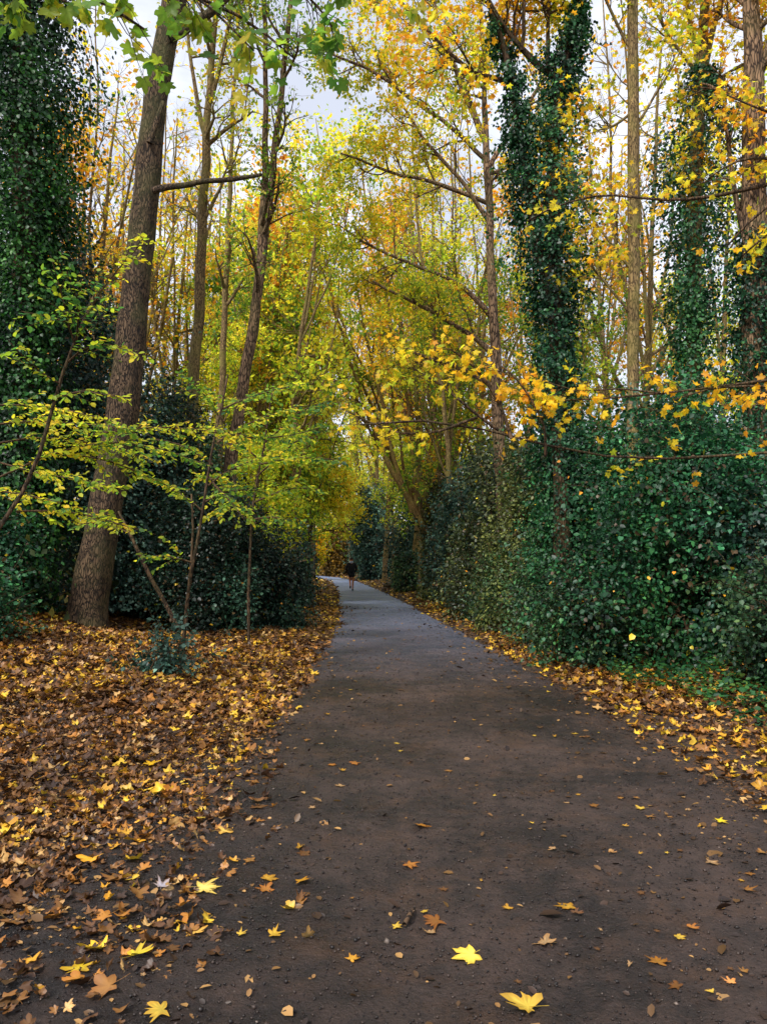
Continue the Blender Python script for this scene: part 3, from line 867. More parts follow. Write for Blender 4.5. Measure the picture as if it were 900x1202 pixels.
def copy_thing(o, x, y, rz, s, label):
    c = o.copy(); col.objects.link(c)
    c.location = (x, y, base_z(x, y)); c.rotation_euler = (0, 0, rz); c.scale = (s, s, s); c['label'] = label
    for ch in o.children:
        d = ch.copy(); col.objects.link(d); d.parent = c
    return c


protos = {
    'y': proto('yellow_tree', 'yellow-leaved young tree deep among the other woodland trees', PAL_LEM, 15, .05, 6, .17, -.12, group='yellow trees deeper in the wood'),
    'g': proto('green_tree', 'still mostly green tree deep among the yellow ones', PAL_GREENYEL, 16, -.06, 6, .165, -.15, group='greener trees deeper in the wood'),
    'o': proto('orange_tree', 'amber and orange leaved tree deep in the wood', PAL_ORG, 17, .08, 5, .19, -.05, group='orange trees deeper in the wood', bark=M_BARK),
    'b': proto('bare_tree', 'almost leafless thin tree showing pale twigs against the sky', PAL_YEL, 15, -.04, 1, .17, .1, group='nearly bare trees in the wood', bark=M_BARK_G),
    'i': proto('ivy_clad_tree', 'distant yellow tree with ivy round its lower trunk', PAL_YEL, 16, .02, 5, .18, -.1, ivy=True, group='ivied trees deeper in the wood', bark=M_BARK_D),
}
spots = [  # kind, px at the base, Y, scale
    ('y', 300, 27, .7), ('y', 345, 36, .7), ('g', 255, 33, .75), ('b', 205, 30, 1.1), ('b', 120, 24, 1.1), ('o', 95, 32, .9), ('b', 150, 30, 1.2),
    ('b', 60, 26, 1.1), ('o', 20, 34, .9), ('b', 180, 38, 1.3), ('y', 380, 52, .8), ('g', 335, 50, .8), ('b', 290, 45, 1.4), ('y', 410, 66, .9),
    ('g', 362, 30, .62), ('b', 225, 45, 1.5), ('y', 240, 24, .55), ('g', 290, 26, .85), ('g', 325, 31, .9), ('y', 265, 36, 1.0), ('y', 395, 78, .8), ('b', 440, 55, 1.6), ('y', 455, 50, .8), ('g', 475, 44, .8),
    ('o', 520, 32, .85), ('b', 500, 36, 1.3), ('g', 548, 28, .7), ('b', 570, 33, 1.3), ('o', 610, 30, 1.1), ('g', 640, 25, .7),
    ('g', 690, 22, .6), ('b', 715, 28, 1.2), ('b', 770, 22, 1.1), ('o', 790, 32, .9), ('b', 855, 28, 1.2), ('y', 880, 30, .8), ('y', 930, 22, .9), ('i', 590, 42, 1.1),
    ('g', 660, 50, 1.1), ('y', 760, 45, 1.0), ('b', 420, 90, 2.4), ('y', 350, 90, 1.3), ('b', 300, 70, 2.2), ('g', 200, 60, 1.1), ('y', 60, 50, 1.1), ('y', 520, 70, 1.2), ('b', 640, 60, 2.0),
    ('y', 840, 60, 1.3), ('g', -60, 30, 1.0), ('y', 450, 75, 1.3), ('g', 365, 27, .85), ('y', 400, 38, .75), ('y', 330, 42, 1.3), ('y', 150, 34, .9), ('o', 500, 40, 1.2), ('y', 345, 24, .95), ('o', 130, 23, .85), ('o', 325, 29, .9), ('y', 225, 31, .85), ('g', 470, 30, .8), ('y', 375, 33, 1.1), ('b', 400, 44, 1.5), ('b', 470, 40, 1.4), ('b', 510, 46, 1.6), ('b', 370, 40, 1.3), ('b', 540, 38, 1.3), ('b', 350, 56, 1.7), ('b', 450, 66, 1.9), ('b', 260, 38, 1.3), ('b', 320, 46, 1.5),
]
first = {}
uniq = {'y': 'yellow', 'g': 'green', 'o': 'orange', 'b': 'bare', 'i': 'ivy'}
for (k, px, Y, s) in spots:
    x = clear_of_path((px - 450) / F * Y, Y, 1.6)
    rz = rng.uniform(0, 6.28)
    o = protos[k]
    if k not in first:
        first[k] = 1
        o.location = (x, Y, base_z(x, Y)); o.rotation_euler.z = rz; o.scale = (s, s, s)
    else:
        copy_thing(o, x, Y, rz, s, o['label'])


# ------------------------------------------------------------------ shrubs
def shrub(name, label, cx, cy, rx, ry, h, n_cl, per, size, pal, cl=.16, tmpl=HEART, whips=10, group=None, mat=None, inner=.35, z0=None, cat='shrub', spread=.22):
    zb = base_z(cx, cy) - .05 if z0 is None else z0
    root = empty(name, (cx, cy, zb), label, cat, group)
    base = np.array([cx, cy, zb])
    n_cl = int(n_cl * 1.75); size = size * .78; cl = cl * .85
    ext = np.array([rx, ry, h])
    nl = 13
    lc = []; lr = []
    for j in range(nl):
        a_ = 6.283 * j / nl + rng.uniform(-.4, .4)
        zf = (.18, .5, .78)[j % 3] + rng.uniform(-.12, .14)
        q_ = (.58, .52, .30)[j % 3] * rng.uniform(.6, 1.3)
        lc.append(np.array([math.cos(a_) * q_, math.sin(a_) * q_, zf]) * ext)
        k_ = rng.uniform(.34, .60)
        lr.append(np.array([rx * k_, ry * k_, h * k_ * .52]))
    lc = np.array(lc); lr = np.array(lr)
    jl = rng.integers(0, nl, n_cl)
    O = rng.normal(size=(n_cl, 3)); O /= np.linalg.norm(O, axis=1, keepdims=True)
    rad = np.where(rng.uniform(size=n_cl) < inner, rng.uniform(.5, .9, n_cl), rng.uniform(.9, 1.05, n_cl))
    pw = O * lr[jl] + lc[jl] + base
    lump = 1 + .16 * wave(pw, 2.0) + .10 * wave(pw, 4.5)
    C = base + lc[jl] + O * lr[jl] * (rad * lump)[:, None]
    keep_ = wave(C, 2.6) + rng.normal(0, .22, n_cl) > -.42
    C, O, jl = C[keep_], O[keep_], jl[keep_]; n_cl = len(C)
    low_ = C[:, 2] < zb + .1
    C[low_, 2] = zb + rng.uniform(.08, .35, low_.sum())
    nrm = O / lr[jl]; nrm /= np.linalg.norm(nrm, axis=1, keepdims=True) + 1e-9
    n = n_cl * per
    Cr = np.repeat(C, per, 0); Nr = np.repeat(nrm, per, 0)
    off = rng.normal(0, cl, (n, 3))
    Pp = Cr + off; Pp[:, 2] = np.maximum(Pp[:, 2], zb + .06)
    ltone = rng.normal(0, .3, nl)
    tone = np.repeat(rng.normal(0, .3, n_cl) + ltone[jl], per)
    d = Nr * .35 + off / cl * .35 + rng.normal(0, .45, (n, 3)); d[:, 2] -= .25
    nr = Nr * .6 + rng.normal(0, .42, (n, 3)); nr[:, 2] += .8
    LV = Leaves()
    c = palette(Pp, pal, .9, spread) * np.exp(tone)[:, None]
    odd = rng.uniform(size=n) < .006
    c[odd] = palette(Pp[odd], PAL_YEL, 1.5, .3, .1)
    dead = rng.uniform(size=n) < .06
    c[dead] = np.array(lin(96, 76, 50)) * rng.uniform(.5, 1.1, (dead.sum(), 1))
    LV.add(Pp, d, nr, rng.uniform(.5, 1.3, n) * size * np.repeat(rng.uniform(.75, 1.3, n_cl), per), c, tmpl)
    tb = Tubes()
    tw = []
    for k in range(max(5, whips)):
        j = rng.integers(n_cl)
        tgt = C[j]
        st_ = base + np.array([rng.normal(0, rx * .22), rng.normal(0, ry * .22), -.05])
        mid = (st_ + tgt) / 2 + np.array([0, 0, h * .12])
        P, r = resample([st_, mid, tgt + (tgt - mid) * .15], [.022, .016, .006], 9)
        tb.add(P, r, 5)
        for (a, ar) in children(P, r, 5, .35, 1, .7, lambda t: .7, .007, 4, .15, .03):
            tb.add(a, ar, 3, cap=False); tw.append(a)
    for k in range(whips * 4):          # shoots that stand out of the outline
        j = rng.integers(n_cl)
        a, ar = line_from(C[j] - nrm[j] * .15, nrm[j] + np.array([0, 0, .9]) + rng.normal(0, .3, 3), rng.uniform(.4, .5 + h * .22), .006, 4, .12, -.16)
        tb.add(a, ar, 3, cap=False); tw.append(a)
    twig_leaves(LV, tw, 18, size, pal, tmpl, bias=.12, spread=.2)
    LV.build('foliage', mat or M_DARK, root, base)
    tb.build('stem', M_TWIG, root, base)
    return root


# right-hand thicket, one bush after another along the path
thick = [
    ('tall glossy holly at the near end of the thicket', 6.4, 9.4, 2.1, 1.7, 3.3, 1000, .075, PAL_HOLLY),
    ('dense ivy-tangled holly in front of the clean slender trunk', 4.35, 10.9, 1.75, 1.5, 3.35, 1050, .075, PAL_IVY),
    ('bright green rounded holly in the middle of the thicket', 3.95, 13.6, 1.6, 1.5, 3.6, 1000, .08, PAL_IVY),
    ('olive-tinged privet bush between two hollies', 3.5, 16.2, 1.55, 1.7, 3.7, 950, .08, PAL_OLIVE),
    ('tall grey-green privet bush reaching the yellow branches', 3.2, 19.6, 1.6, 2.0, 4.2, 1000, .085, PAL_OLIVE),
    ('dark holly next to the thin pale pole trunk', 3.0, 24.5, 1.6, 2.2, 4.4, 900, .10, PAL_HOLLY),
    ('last tall bush of the thicket before the bend', 2.7, 30.0, 1.4, 2.4, 4.4, 800, .12, PAL_OLIVE),
    ('shaded holly standing behind the near holly', 7.9, 12.6, 2.0, 1.6, 3.6, 650, .09, PAL_HOLLY),
    ('shaded bush behind the ivy column tree', 6.3, 15.6, 1.8, 1.6, 3.8, 650, .095, PAL_HOLLY),
]
for (lb, x, y, rx, ry, h, n, sz, pal) in thick:
    shrub('holly_bush' if 'holly' in lb else 'privet_bush', lb, x, y, rx, ry, h, n, 24, sz, pal, cl=.15, whips=22)
low = [('low dark bramble bush at the foot of the thicket', 2.95, 11.2, .7, .8, 1.4, 240), ('small leafy bramble mound beside the leaf-strewn verge', 2.85, 13.4, .7, .9, 1.6, 260),
       ('knee-high bramble clump under the near holly', 4.6, 8.6, 1.0, .8, 1.3, 280), ('low bramble bush halfway along the thicket', 2.65, 17.5, .7, 1.2, 1.7, 240)]
for (lb, x, y, rx, ry, h, n) in low:
    shrub('bramble_bush', lb, x, y, rx, ry, h, n, 24, .06, PAL_BUSH, cl=.14, whips=8)
# bright low ground cover
LV = Leaves()
n = 9000
x = rng.uniform(2.9, 7, n); y = rng.uniform(5.2, 10.5, n)
q = (x - 3.15 + .35 * wave(np.stack([x, y, 0 * x], -1), 2.0)) > np.interp(y, [5, 6.2, 7.5, 9, 10.5], [.75, .45, .35, -.1, -.4])
x, y = x[q], y[q]; n = len(x)
P = np.stack([x, y, height(x, y) + rng.uniform(.02, .22, n) * (1 + .6 * wave(np.stack([x, y, 0 * x], -1), 2.5))], -1)
d = unit(n); d[:, 2] = rng.normal(.0, .25, n); nr = rng.normal(0, .4, (n, 3)); nr[:, 2] += 1
LV.add(P, d, nr, rng.uniform(.04, .085, n), palette(P, [lin(24, 62, 38), lin(34, 84, 44), lin(56, 108, 52), lin(96, 122, 50)], 1.2), OVAL)
o = LV.build('ground_cover', M_DARK); o['kind'] = 'stuff'; o['label'] = 'bright green low ivy and bramble leaves spreading below the thicket'

# left-hand shrubs
lefts = [
    ('holly_bush', 'very tall grey-green holly behind the stout leaning trunk', -6.9, 15.8, 2.5, 1.8, 7.6, 2200, .085, PAL_HOLLY),
    ('holly_bush', 'tall holly between the stout trunk and the slender mossy one', -5.0, 17.5, 1.4, 1.4, 4.9, 1100, .085, PAL_DEEP),
    ('holly_bush', 'dark spreading holly just right of the stout trunk foot', -3.6, 15.6, 1.25, 1.2, 2.6, 900, .075, PAL_DEEP),
    ('laurel_bush', 'dark laurel bush leaning out over the leaf litter', -2.9, 17.4, 1.15, 1.3, 2.1, 800, .08, PAL_DEEP),
    ('laurel_bush', 'rounded laurel mound nearest the far verge', -3.6, 25.5, 1.4, 1.6, 2.7, 900, .10, PAL_HOLLY),
    ('holly_bush', 'grey-green holly behind the two laurels', -5.6, 22.0, 1.8, 1.5, 4.4, 900, .10, PAL_BUSH),
    ('ivy_bush', 'low ivy thicket left of the stout trunk', -7.4, 12.6, 1.5, 1.1, 2.1, 900, .07, PAL_IVY),
    ('ivy_bush', 'leafy ivy mound at the edge of the leaf litter', -6.0, 10.8, .8, .7, 1.0, 420, .065, PAL_IVY),
    ('holly_bush', 'far holly clump on the inside of the bend', -5.6, 33.0, 1.9, 2.0, 3.4, 700, .13, PAL_BUSH),
    ('holly_bush', 'dark evergreen clump across the bend from the walker', 2.2, 43.0, 2.2, 2.4, 4.6, 800, .15, PAL_HOLLY),
    ('bramble_bush', 'low brown-green bramble beside the far log', 1.5, 38.0, 1.1, 1.3, 1.6, 400, .12, PAL_BUSH),
    ('holly_bush', 'pointed dark evergreen rising behind the walker', -1.0, 64.0, 2.2, 2.4, 7.0, 700, .2, PAL_HOLLY),
    ('thorn_bush', 'tangled brown thorn bush closing off the path bend', -3.5, 84.0, 4.5, 2.4, 5.5, 800, .26, [lin(50, 44, 24), lin(84, 72, 30), lin(120, 92, 34), lin(160, 120, 40)]),
    ('thorn_bush', 'brownish thorn bush beyond the inside of the bend', -9.5, 66.0, 3.5, 3.0, 5.0, 800, .22, [lin(34, 44, 24), lin(64, 66, 30), lin(110, 96, 34), lin(150, 120, 36)]),
]
for (nm, lb, x, y, rx, ry, h, n, sz, pal) in lefts:
    shrub(nm, lb, x, y, rx, ry, h, n, 24, sz, pal, cl=.16 + sz * .5, whips=12)
# small sprig growing in the litter
shrub('seedling', 'small dark-leaved bramble sprig alone in the leaf litter', *(at(193, 808, 9.7)[:2]), .28, .25, .36, 26, 9, .07, PAL_HOLLY, cl=.06, whips=3, cat='plant')

# orange little tree and yellow maples low along the far left side
for (lb, px, Y, h, pal, b) in (('small golden-leaved maple at the path bend', 388, 66, 5.0, PAL_YEL, .1), ('low bright yellow maple spreading over the laurel mound', 346, 37, 8.0, PAL_LEM, .05),
                               ('yellow-green maple behind the laurel mound', 322, 29, 7.6, PAL_LEM, -.22), ('pale yellow young maple under the twin-stemmed tree', 275, 23, 6.2, PAL_LEM, -.25),
                               ('golden young maple where the left verge ends', 335, 48, 11.5, PAL_LEM, .15), ('yellow young maple beyond the walker', 420, 88, 19, PAL_LEM, -.1),
                               ('lime-coloured young maple leaning behind the golden one', 305, 40, 11, PAL_GREENYEL, .1), ('broad lemon-yellow maple arching over the walker', 380, 60, 13.5, PAL_LEM, .1),
                               ('young yellow maple among the leaning stems', 455, 36, 8.5, PAL_LEM, -.2), ('green-yellow maple between the slender mossy trunks', 235, 27, 9.5, PAL_GREENYEL, .05)):
    x = clear_of_path((px - 450) / F * Y, Y, 1.3)
    P, r = line_from(np.array([x, Y, base_z(x, Y) - .1]), np.array([.12, 0, 1.]), h * .8, .06 + .004 * h, 10, .07, .02, .2)
    make_tree('young_maple', lb, [(P, r)], M_BARK_D, crown=[dict(on=(P, r), n1=22, t0=.3 if h < 6 else .42, L1=h * .36, up=-.01, ang=1.2, n2=6, n3=6, L3=.3 + h * .05)],
              leaf=dict(m=9, size=.08 + Y * .0014, cols=pal, tmpl=SIMPLE, bias=b, droop=.2), sides=8)


# ------------------------------------------------------------------ saplings with flat leaf sprays (left, close)
def spray(tb, LV, P, r, step, tl, size, pal, tmpl=OVAL, bias=0.0, down=.12, sub=True):
    """side twigs left and right along P, each carrying two rows of leaves held flat"""
    tb.add(P, r, 5)
    L = np.linalg.norm(np.diff(P, axis=0), axis=1).sum()
    n = max(4, int(L / (step * .42))); k = len(P) - 1
    for j in range(n):
        t = .12 + .86 * (j + rng.uniform(-.3, .3)) / n
        t = min(max(t, 0.02), .99)
        f = t * k; i = min(int(f), k - 1); u = f - i
        p = P[i] * (1 - u) + P[i + 1] * u
        T = P[i + 1] - P[i]; T /= np.linalg.norm(T)
        side = np.cross(T, (0, 0, 1)); side /= np.linalg.norm(side) + 1e-9
        sg = 1 if j % 2 else -1
        dd = T * rng.uniform(.4, 1.1) + side * sg * rng.uniform(.4, 1.1) + np.array([0, 0, rng.uniform(-.35, .4)])
        tl_ = tl * (1.1 - .6 * t) * rng.uniform(.6, 1.3)
        a, ar = line_from(p, dd, tl_, .005, 6, .09, -down * .3, .3)
        tb.add(a, ar, 3, cap=False)
        m = max(4, int(tl_ / (size * .34)))
        tt = (np.arange(m) + .5) / m * (len(a) - 1) * .999
        ii = tt.astype(int); uu = (tt - ii)[:, None]
        pp = a[ii] * (1 - uu) + a[ii + 1] * uu
        TT = a[ii + 1] - a[ii]; TT /= np.linalg.norm(TT, axis=1, keepdims=True)
        ss = np.cross(TT, np.array([0, 0, 1.])); ss *= np.where(np.arange(m) % 2, 1, -1)[:, None]
        keep = rng.uniform(size=m) > .22
        dl = TT * .6 + ss + rng.normal(0, .38, (m, 3)); dl[:, 2] -= .28
        nl = rng.normal(0, .5, (m, 3)); nl[:, 2] += .9; nl[:, 1] -= .45
        pp, dl, nl = pp[keep], dl[keep], nl[keep]
        if len(pp): LV.add(pp, dl, nl, rng.uniform(.55, 1.35, len(pp)) * size * .95, palette(pp, pal, .8, .2, bias), tmpl)


PAL_HAZEL = [lin(46, 92, 56), lin(84, 128, 50), lin(150, 168, 44), lin(214, 204, 50), lin(232, 192, 50)]


def sapling(label, lines, Y, step, tl, size, pal=PAL_HAZEL, main=None, bias=0.0, name='hazel_sapling', mw=1):
    stems = [px_line(m, Y, wob=.03) for m in main]
    P0 = grounded(main[0], Y, wob=.03)
    root = empty(name, tuple(P0[0][0]), label, 'sapling')
    tb = Tubes(); tb.add(*P0, 8, rough=.05)
    for s in stems[1:]: tb.add(*s, 6)
    tb.build('stem', M_BARK_D, root, P0[0][0])
    bt = Tubes(); LV = Leaves()
    for l in lines:
        pts = [(p[0], p[1], w, p[2]) for p, w in zip(l, np.linspace(2.6 * mw, 1.0, len(l)))]
        P, r = px_line(pts, Y, wob=.03)
        spray(bt, LV, P, r, step, tl, size, pal, bias=bias)
    bt.build('branch', M_TWIG, root, P0[0][0])
    LV.build('foliage', M_AUT, root, P0[0][0])
    return root


# near-left one: stem off the left edge, bright yellow tips before the stout trunk
sapling('young hazel with a dark arching stem and bright yellow leaves against the stout trunk',
        [[(88, 405, 7.0), (75, 350, 6.8), (60, 300, 6.6)], [(92, 395, 7.0), (118, 340, 6.9), (150, 300, 6.8), (172, 272, 6.7)], [(80, 425, 7.0), (110, 400, 6.9), (140, 402, 6.8), (165, 420, 6.7)],
         [(70, 450, 7.0), (40, 430, 6.8), (15, 400, 6.6)], [(60, 470, 7.0), (100, 455, 6.8), (150, 470, 6.7)], [(85, 380, 6.9), (60, 372, 6.7), (30, 366, 6.5)],
         [(90, 400, 7.0), (100, 360, 6.7), (80, 320, 6.4)]], 7.0, .17, .34, .062,
        main=[[(-150, 900, 7), (-60, 700, 6), (20, 600, 5), (48, 540, 5), (60, 470, 4.5), (90, 400, 3.5), (112, 345, 2)]], bias=.12)
sapling('wide hazel sending long flat sprays of yellow-green leaves over the dark holly',
        [[(0, 560, 8.2), (60, 525, 8.4), (120, 510, 8.4), (190, 520, 8.4), (240, 545, 8.4)], [(-20, 500, 8.0), (40, 490, 8.2), (100, 498, 8.2), (160, 505, 8.2)],
         [(-10, 540, 8.0), (40, 560, 8.0), (90, 560, 8.0), (150, 575, 7.8)], [(20, 600, 8), (80, 598, 8.0), (130, 610, 7.9), (160, 622, 7.8)],
         [(-30, 480, 8.5), (20, 470, 8.6), (80, 480, 8.6), (130, 495, 8.6)], [(60, 530, 8.4), (120, 535, 8.6), (180, 560, 8.6), (215, 580, 8.6)],
         [(100, 512, 8.4), (170, 495, 8.8), (240, 505, 9.2), (300, 515, 9.6)], [(0, 520, 8.2), (50, 505, 8.7), (110, 520, 9.0), (180, 540, 9.2)],
         [(-20, 575, 7.8), (30, 580, 7.8), (70, 590, 7.7)]], 8.2, .15, .42, .066,
        main=[[(-60, 760, 10), (-50, 640, 9), (-20, 560, 7), (0, 520, 5), (-10, 440, 3)]], bias=-.02)
sapling('thin many-stemmed hazel rooted in the leaf litter before the dark bushes',
        [[(238, 600, 10.4), (200, 570, 10.4), (160, 560, 10.3)], [(245, 570, 10.5), (290, 540, 10.7), (330, 535, 11)],
         [(250, 545, 10.6), (215, 520, 10.6), (180, 515, 10.6)], [(255, 520, 10.6), (300, 490, 10.8), (350, 480, 11.2)], [(262, 495, 10.6), (240, 460, 10.6), (215, 440, 10.6)],
         [(150, 625, 10.2), (120, 612, 10.1), (90, 615, 10.0)],          [(225, 660, 10.3), (190, 650, 10.2), (165, 655, 10.0)], [(246, 560, 10.5), (270, 585, 10.3), (285, 610, 10.0)], 
         [(258, 505, 10.6), (320, 520, 11.5), (380, 500, 12.5)], [(262, 480, 10.7), (310, 460, 11.5), (360, 450, 12.5)], [(240, 590, 10.5), (280, 570, 11), (320, 580, 11.5)]], 10.4, .17, .42, .075,
        main=[[(210, 800, 4.5), (212, 770, 4), (218, 715, 4), (230, 640, 3.6), (246, 560, 3.2), (262, 480, 2.6), (268, 440, 2)], [(208, 735, 5), (190, 702, 5), (170, 668, 5), (150, 625, 4), (138, 600, 2)],
              [(212, 770, 4), (222, 700, 4), (228, 640, 3), (224, 580, 2)]], bias=.0)
sapling('yellow hazel between the slender trunks and the path',
        [[(300, 560, 14), (340, 520, 14), (380, 500, 14)], [(305, 540, 14), (270, 510, 14), (235, 500, 14)], [(310, 520, 14), (350, 480, 14), (390, 470, 14)], [(312, 500, 14), (280, 470, 14), (250, 462, 14)],
         [(298, 590, 14), (340, 570, 14), (375, 575, 14)], [(300, 580, 14), (260, 560, 14), (228, 562, 14)], [(295, 610, 14), (325, 605, 14), (350, 615, 14)],
         [(305, 545, 14), (350, 535, 13), (400, 540, 12.5)], [(298, 600, 14), (270, 590, 13.5), (250, 600, 13)]], 14, .2, .6, .09,
        main=[[(292, 720, 3.5), (294, 640, 3), (302, 560, 2.6), (314, 490, 2), (320, 450, 1.5)]], bias=.05)

# ------------------------------------------------------------------ near maples whose trunks stand just out of view
MAP_F = [T_maple(70 + s, .45, True) for s in range(4)]


def big_leaf_branches(label, name, trunk, Y, lines, sz, pal, per, bias=0.0, droop=.6, f=.8):
    P0, r0 = trunk
    root = empty(name, tuple(P0[0]), label, 'tree')
    tb = Tubes(); tb.add(P0, r0, 14, rough=.08); tb.build('trunk', M_BARK, root, P0[0])
    bt = Tubes(); LV = Leaves()
    for l in lines:
        pts = [(p[0], p[1], p[3] if len(p) > 3 else w, p[2]) for p, w in zip(l, np.linspace(7, 2, len(l)))]
        P, r = px_line(pts, Y, n=12, wob=.03)
        bt.add(P, r, 6)
        tw = children(P, r, per, .25, 1.0, .7, lambda t: .36, .004, 3, .15, -.05)
        tw2 = []
        for (a, ar) in tw:
            bt.add(a, ar, 3, cap=False); tw2.append(a)
        # leaves hang from long stalks
        TW = np.array(tw2)
        for mp in MAP_F + MAP_F[:2]:
            t = rng.uniform(.35, 1, len(TW)) * 2.999
            i_ = t.astype(int); u_ = (t - i_)[:, None]
            a_ = np.arange(len(TW))
            pp = TW[a_, i_] * (1 - u_) + TW[a_, i_ + 1] * u_
            keep = rng.uniform(size=len(pp)) < .8
            pp = pp[keep]; N_ = len(pp)
            if not N_: continue
            d = rng.normal(0, .55, (N_, 3)); d[:, 2] -= droop
            d /= np.linalg.norm(d, axis=1, keepdims=True)
            nr = rng.normal(0, .5, (N_, 3)); nr[:, 2] += .55; nr[:, 1] -= .35
            s = rng.uniform(.7, 1.2, N_) * sz
            pp = pp + d * s[:, None] * .75
            LV.add(pp, d, nr, s, palette(pp, pal, f, .2, bias), mp, edge=(.95, .85, .7), vary=.1)
    bt.build('branch', M_BARK_D, root, P0[0])
    LV.build('crown', M_AUT, root, P0[0])
    return root


tx, ty = -3.6, 3.4
big_leaf_branches('green-leaved maple hanging its lobed leaves over the top of the view', 'overhanging_maple',
                  resample([(tx, ty, base_z(tx, ty) - .1), (tx + .05, ty, 2), (tx + .2, ty + .1, 4.2), (tx + .3, ty + .1, 7.0)], [.22, .19, .16, .1], 24), 4.2,
                  [[(-420, -150, 3.6, 22), (-150, -60, 3.9, 14), (60, -25, 4.1, 8), (140, 5, 4.2, 5), (170, 35, 4.2, 3)], [(-150, -60, 3.9, 12), (80, -30, 4.1, 7), (220, -10, 4.3, 5), (300, 20, 4.4, 4), (345, 70, 4.4, 2)],
                   [(80, -60, 4.1, 7), (240, -50, 4.3, 5), (330, -30, 4.4, 4), (375, 10, 4.5, 3), (395, 45, 4.5, 2)], [(40, -60, 4.2, 6), (120, -30, 4.3, 5), (210, -20, 4.3, 4), (262, 20, 4.3, 3), (300, 60, 4.3, 2)],
                   [(240, -60, 4.4, 5), (370, -55, 4.6, 4), (450, -35, 4.8, 3), (500, 0, 4.9, 2)], [(-100, -60, 3.9, 8), (-30, -30, 4.0, 5), (50, -8, 4.1, 4), (100, 12, 4.1, 2)]],
                  .070, [lin(66, 112, 50), lin(98, 140, 54), lin(150, 170, 58), lin(206, 190, 60)], 15, bias=.02)
tx, ty = 6.1, 6.6
big_leaf_branches('maple with big yellow-orange leaves reaching across in front of the thicket', 'yellow_maple',
                  resample([(tx, ty, base_z(tx, ty) - .1), (tx - .05, ty, 2), (tx - .2, ty, 4.5), (tx - .3, ty, 8.5)], [.24, .2, .17, .1], 24), 7,
                  [[(1240, 420, 6.6, 10), (1020, 430, 6.8, 6), (860, 452, 7, 3), (780, 462, 7.1, 2.5), (700, 470, 7.2, 2), (650, 470, 7.2, 1.5)],
                   [(1240, 560, 7.6, 10), (1000, 520, 7.6, 4), (760, 545, 7.6, 2.6), (650, 535, 7.5, 2.6), (590, 510, 7.3, 2.6), (550, 485, 7.3, 2.4), (500, 478, 7.3, 3), (420, 498, 7.4, 2)],
                   [(600, 515, 7.3, 5), (585, 470, 7.3, 4), (560, 430, 7.3, 3), (530, 410, 7.3, 2)], [(585, 505, 7.3, 4), (540, 470, 7.2, 3), (500, 440, 7.2, 2), (470, 425, 7.2, 1.5)],
                   [(640, 536, 7.3, 4), (640, 500, 7.2, 3), (610, 450, 7.1, 2), (590, 430, 7.1, 2)], [(560, 490, 7.3, 4), (510, 510, 7.4, 3), (460, 510, 7.5, 2), (400, 480, 7.6, 1.5)],
                   [(1250, 120, 6.6, 12), (1050, 180, 7.0, 8), (930, 220, 7.4, 5), (880, 250, 7.6, 3), (850, 290, 7.7, 2)], [(1050, 180, 7.0, 8), (920, 190, 7.3, 5), (870, 180, 7.4, 3), (830, 210, 7.5, 2)],
                   [(930, 210, 7.4, 6), (800, 240, 7.8, 4), (720, 225, 8, 3), (660, 235, 8.2, 2), (620, 260, 8.3, 2)], [(1100, 240, 7.0, 6), (960, 250, 7.2, 4), (900, 270, 7.3, 3), (868, 300, 7.4, 2)], [(1100, 150, 7.0, 6), (980, 160, 7.2, 4), (900, 130, 7.3, 3), (850, 110, 7.4, 2)], [(1000, 470, 6.8, 4), (900, 452, 6.9, 3), (830, 455, 7, 2), (790, 470, 7.1, 1.5)], [(780, 462, 7.1, 2), (730, 455, 7.1, 2), (680, 460, 7.2, 1.5), (630, 445, 7.2, 1)]],
                  .050, [lin(176, 188, 50), lin(236, 212, 52), lin(240, 190, 44), lin(234, 166, 42), lin(240, 184, 50)], 21, bias=-.2)

# ------------------------------------------------------------------ far-off wood
LV = Leaves()
n = 90000
th = rng.uniform(-1.25, 1.25, n)
rr = rng.uniform(85, 150, n)
x = np.sin(th) * rr; y = np.cos(th) * rr
tall = 15 + 5 * wave(np.stack([x, y, 0 * x], -1), .12)
z = rng.uniform(0, 1, n) ** 1.1 * np.clip(tall, 6, 22)
P = np.stack([x, y, z], -1)
q = wave(P, .5) > -.35
P = P[q]; n = len(P)
LV.add(P, unit(n, -.2), unit(n, .6), rng.uniform(.5, 1.1, n), palette(P, [lin(90, 116, 56), lin(150, 160, 60), lin(216, 200, 70), lin(226, 180, 66), lin(150, 120, 66)], .15), SIMPLE)
o = LV.build('distant_woodland', M_AUT); o['kind'] = 'stuff'; o['label'] = 'far-off autumn wood closing the view beyond the trees'
LV = Leaves()     # dark undergrowth deeper in the wood
n = 90000
x = rng.uniform(-34, 34, n); y = rng.uniform(12, 85, n)
oo = outside(x, y)
zc = np.clip(1.6 + 1.5 * wave(np.stack([x, y, 0 * x], -1), .5), .2, 4.0)
q = (oo > 4.0) & (np.abs(x) < y * .62 + 3)
x, y, zc = x[q], y[q], zc[q]; n = len(x)
P = np.stack([x, y, height(x, y) + zc * rng.uniform(0, 1, n)], -1)
LV.add(P, unit(n, -.2), unit(n, .7), rng.uniform(.08, .14, n) * (1 + y / 30), palette(P, [lin(22, 38, 26), lin(36, 56, 34), lin(64, 78, 40), lin(110, 104, 44)], .5), SIMPLE)
o = LV.build('undergrowth', M_DARK); o['kind'] = 'stuff'; o['label'] = 'dark green undergrowth filling the wood behind the bushes'

# ------------------------------------------------------------------ fallen leaves lying on the path
single = [T_maple(s, c, st_, 1, fo, 0 if s == 8 else .3) for s, c, st_, fo in ((1, .25, True, 0), (2, .5, True, .1), (3, .7, True, .3), (4, .4, False, 0), (5, .9, True, .5), (6, .3, True, 0), (7, .6, False, .2), (8, .2, True, .0))]


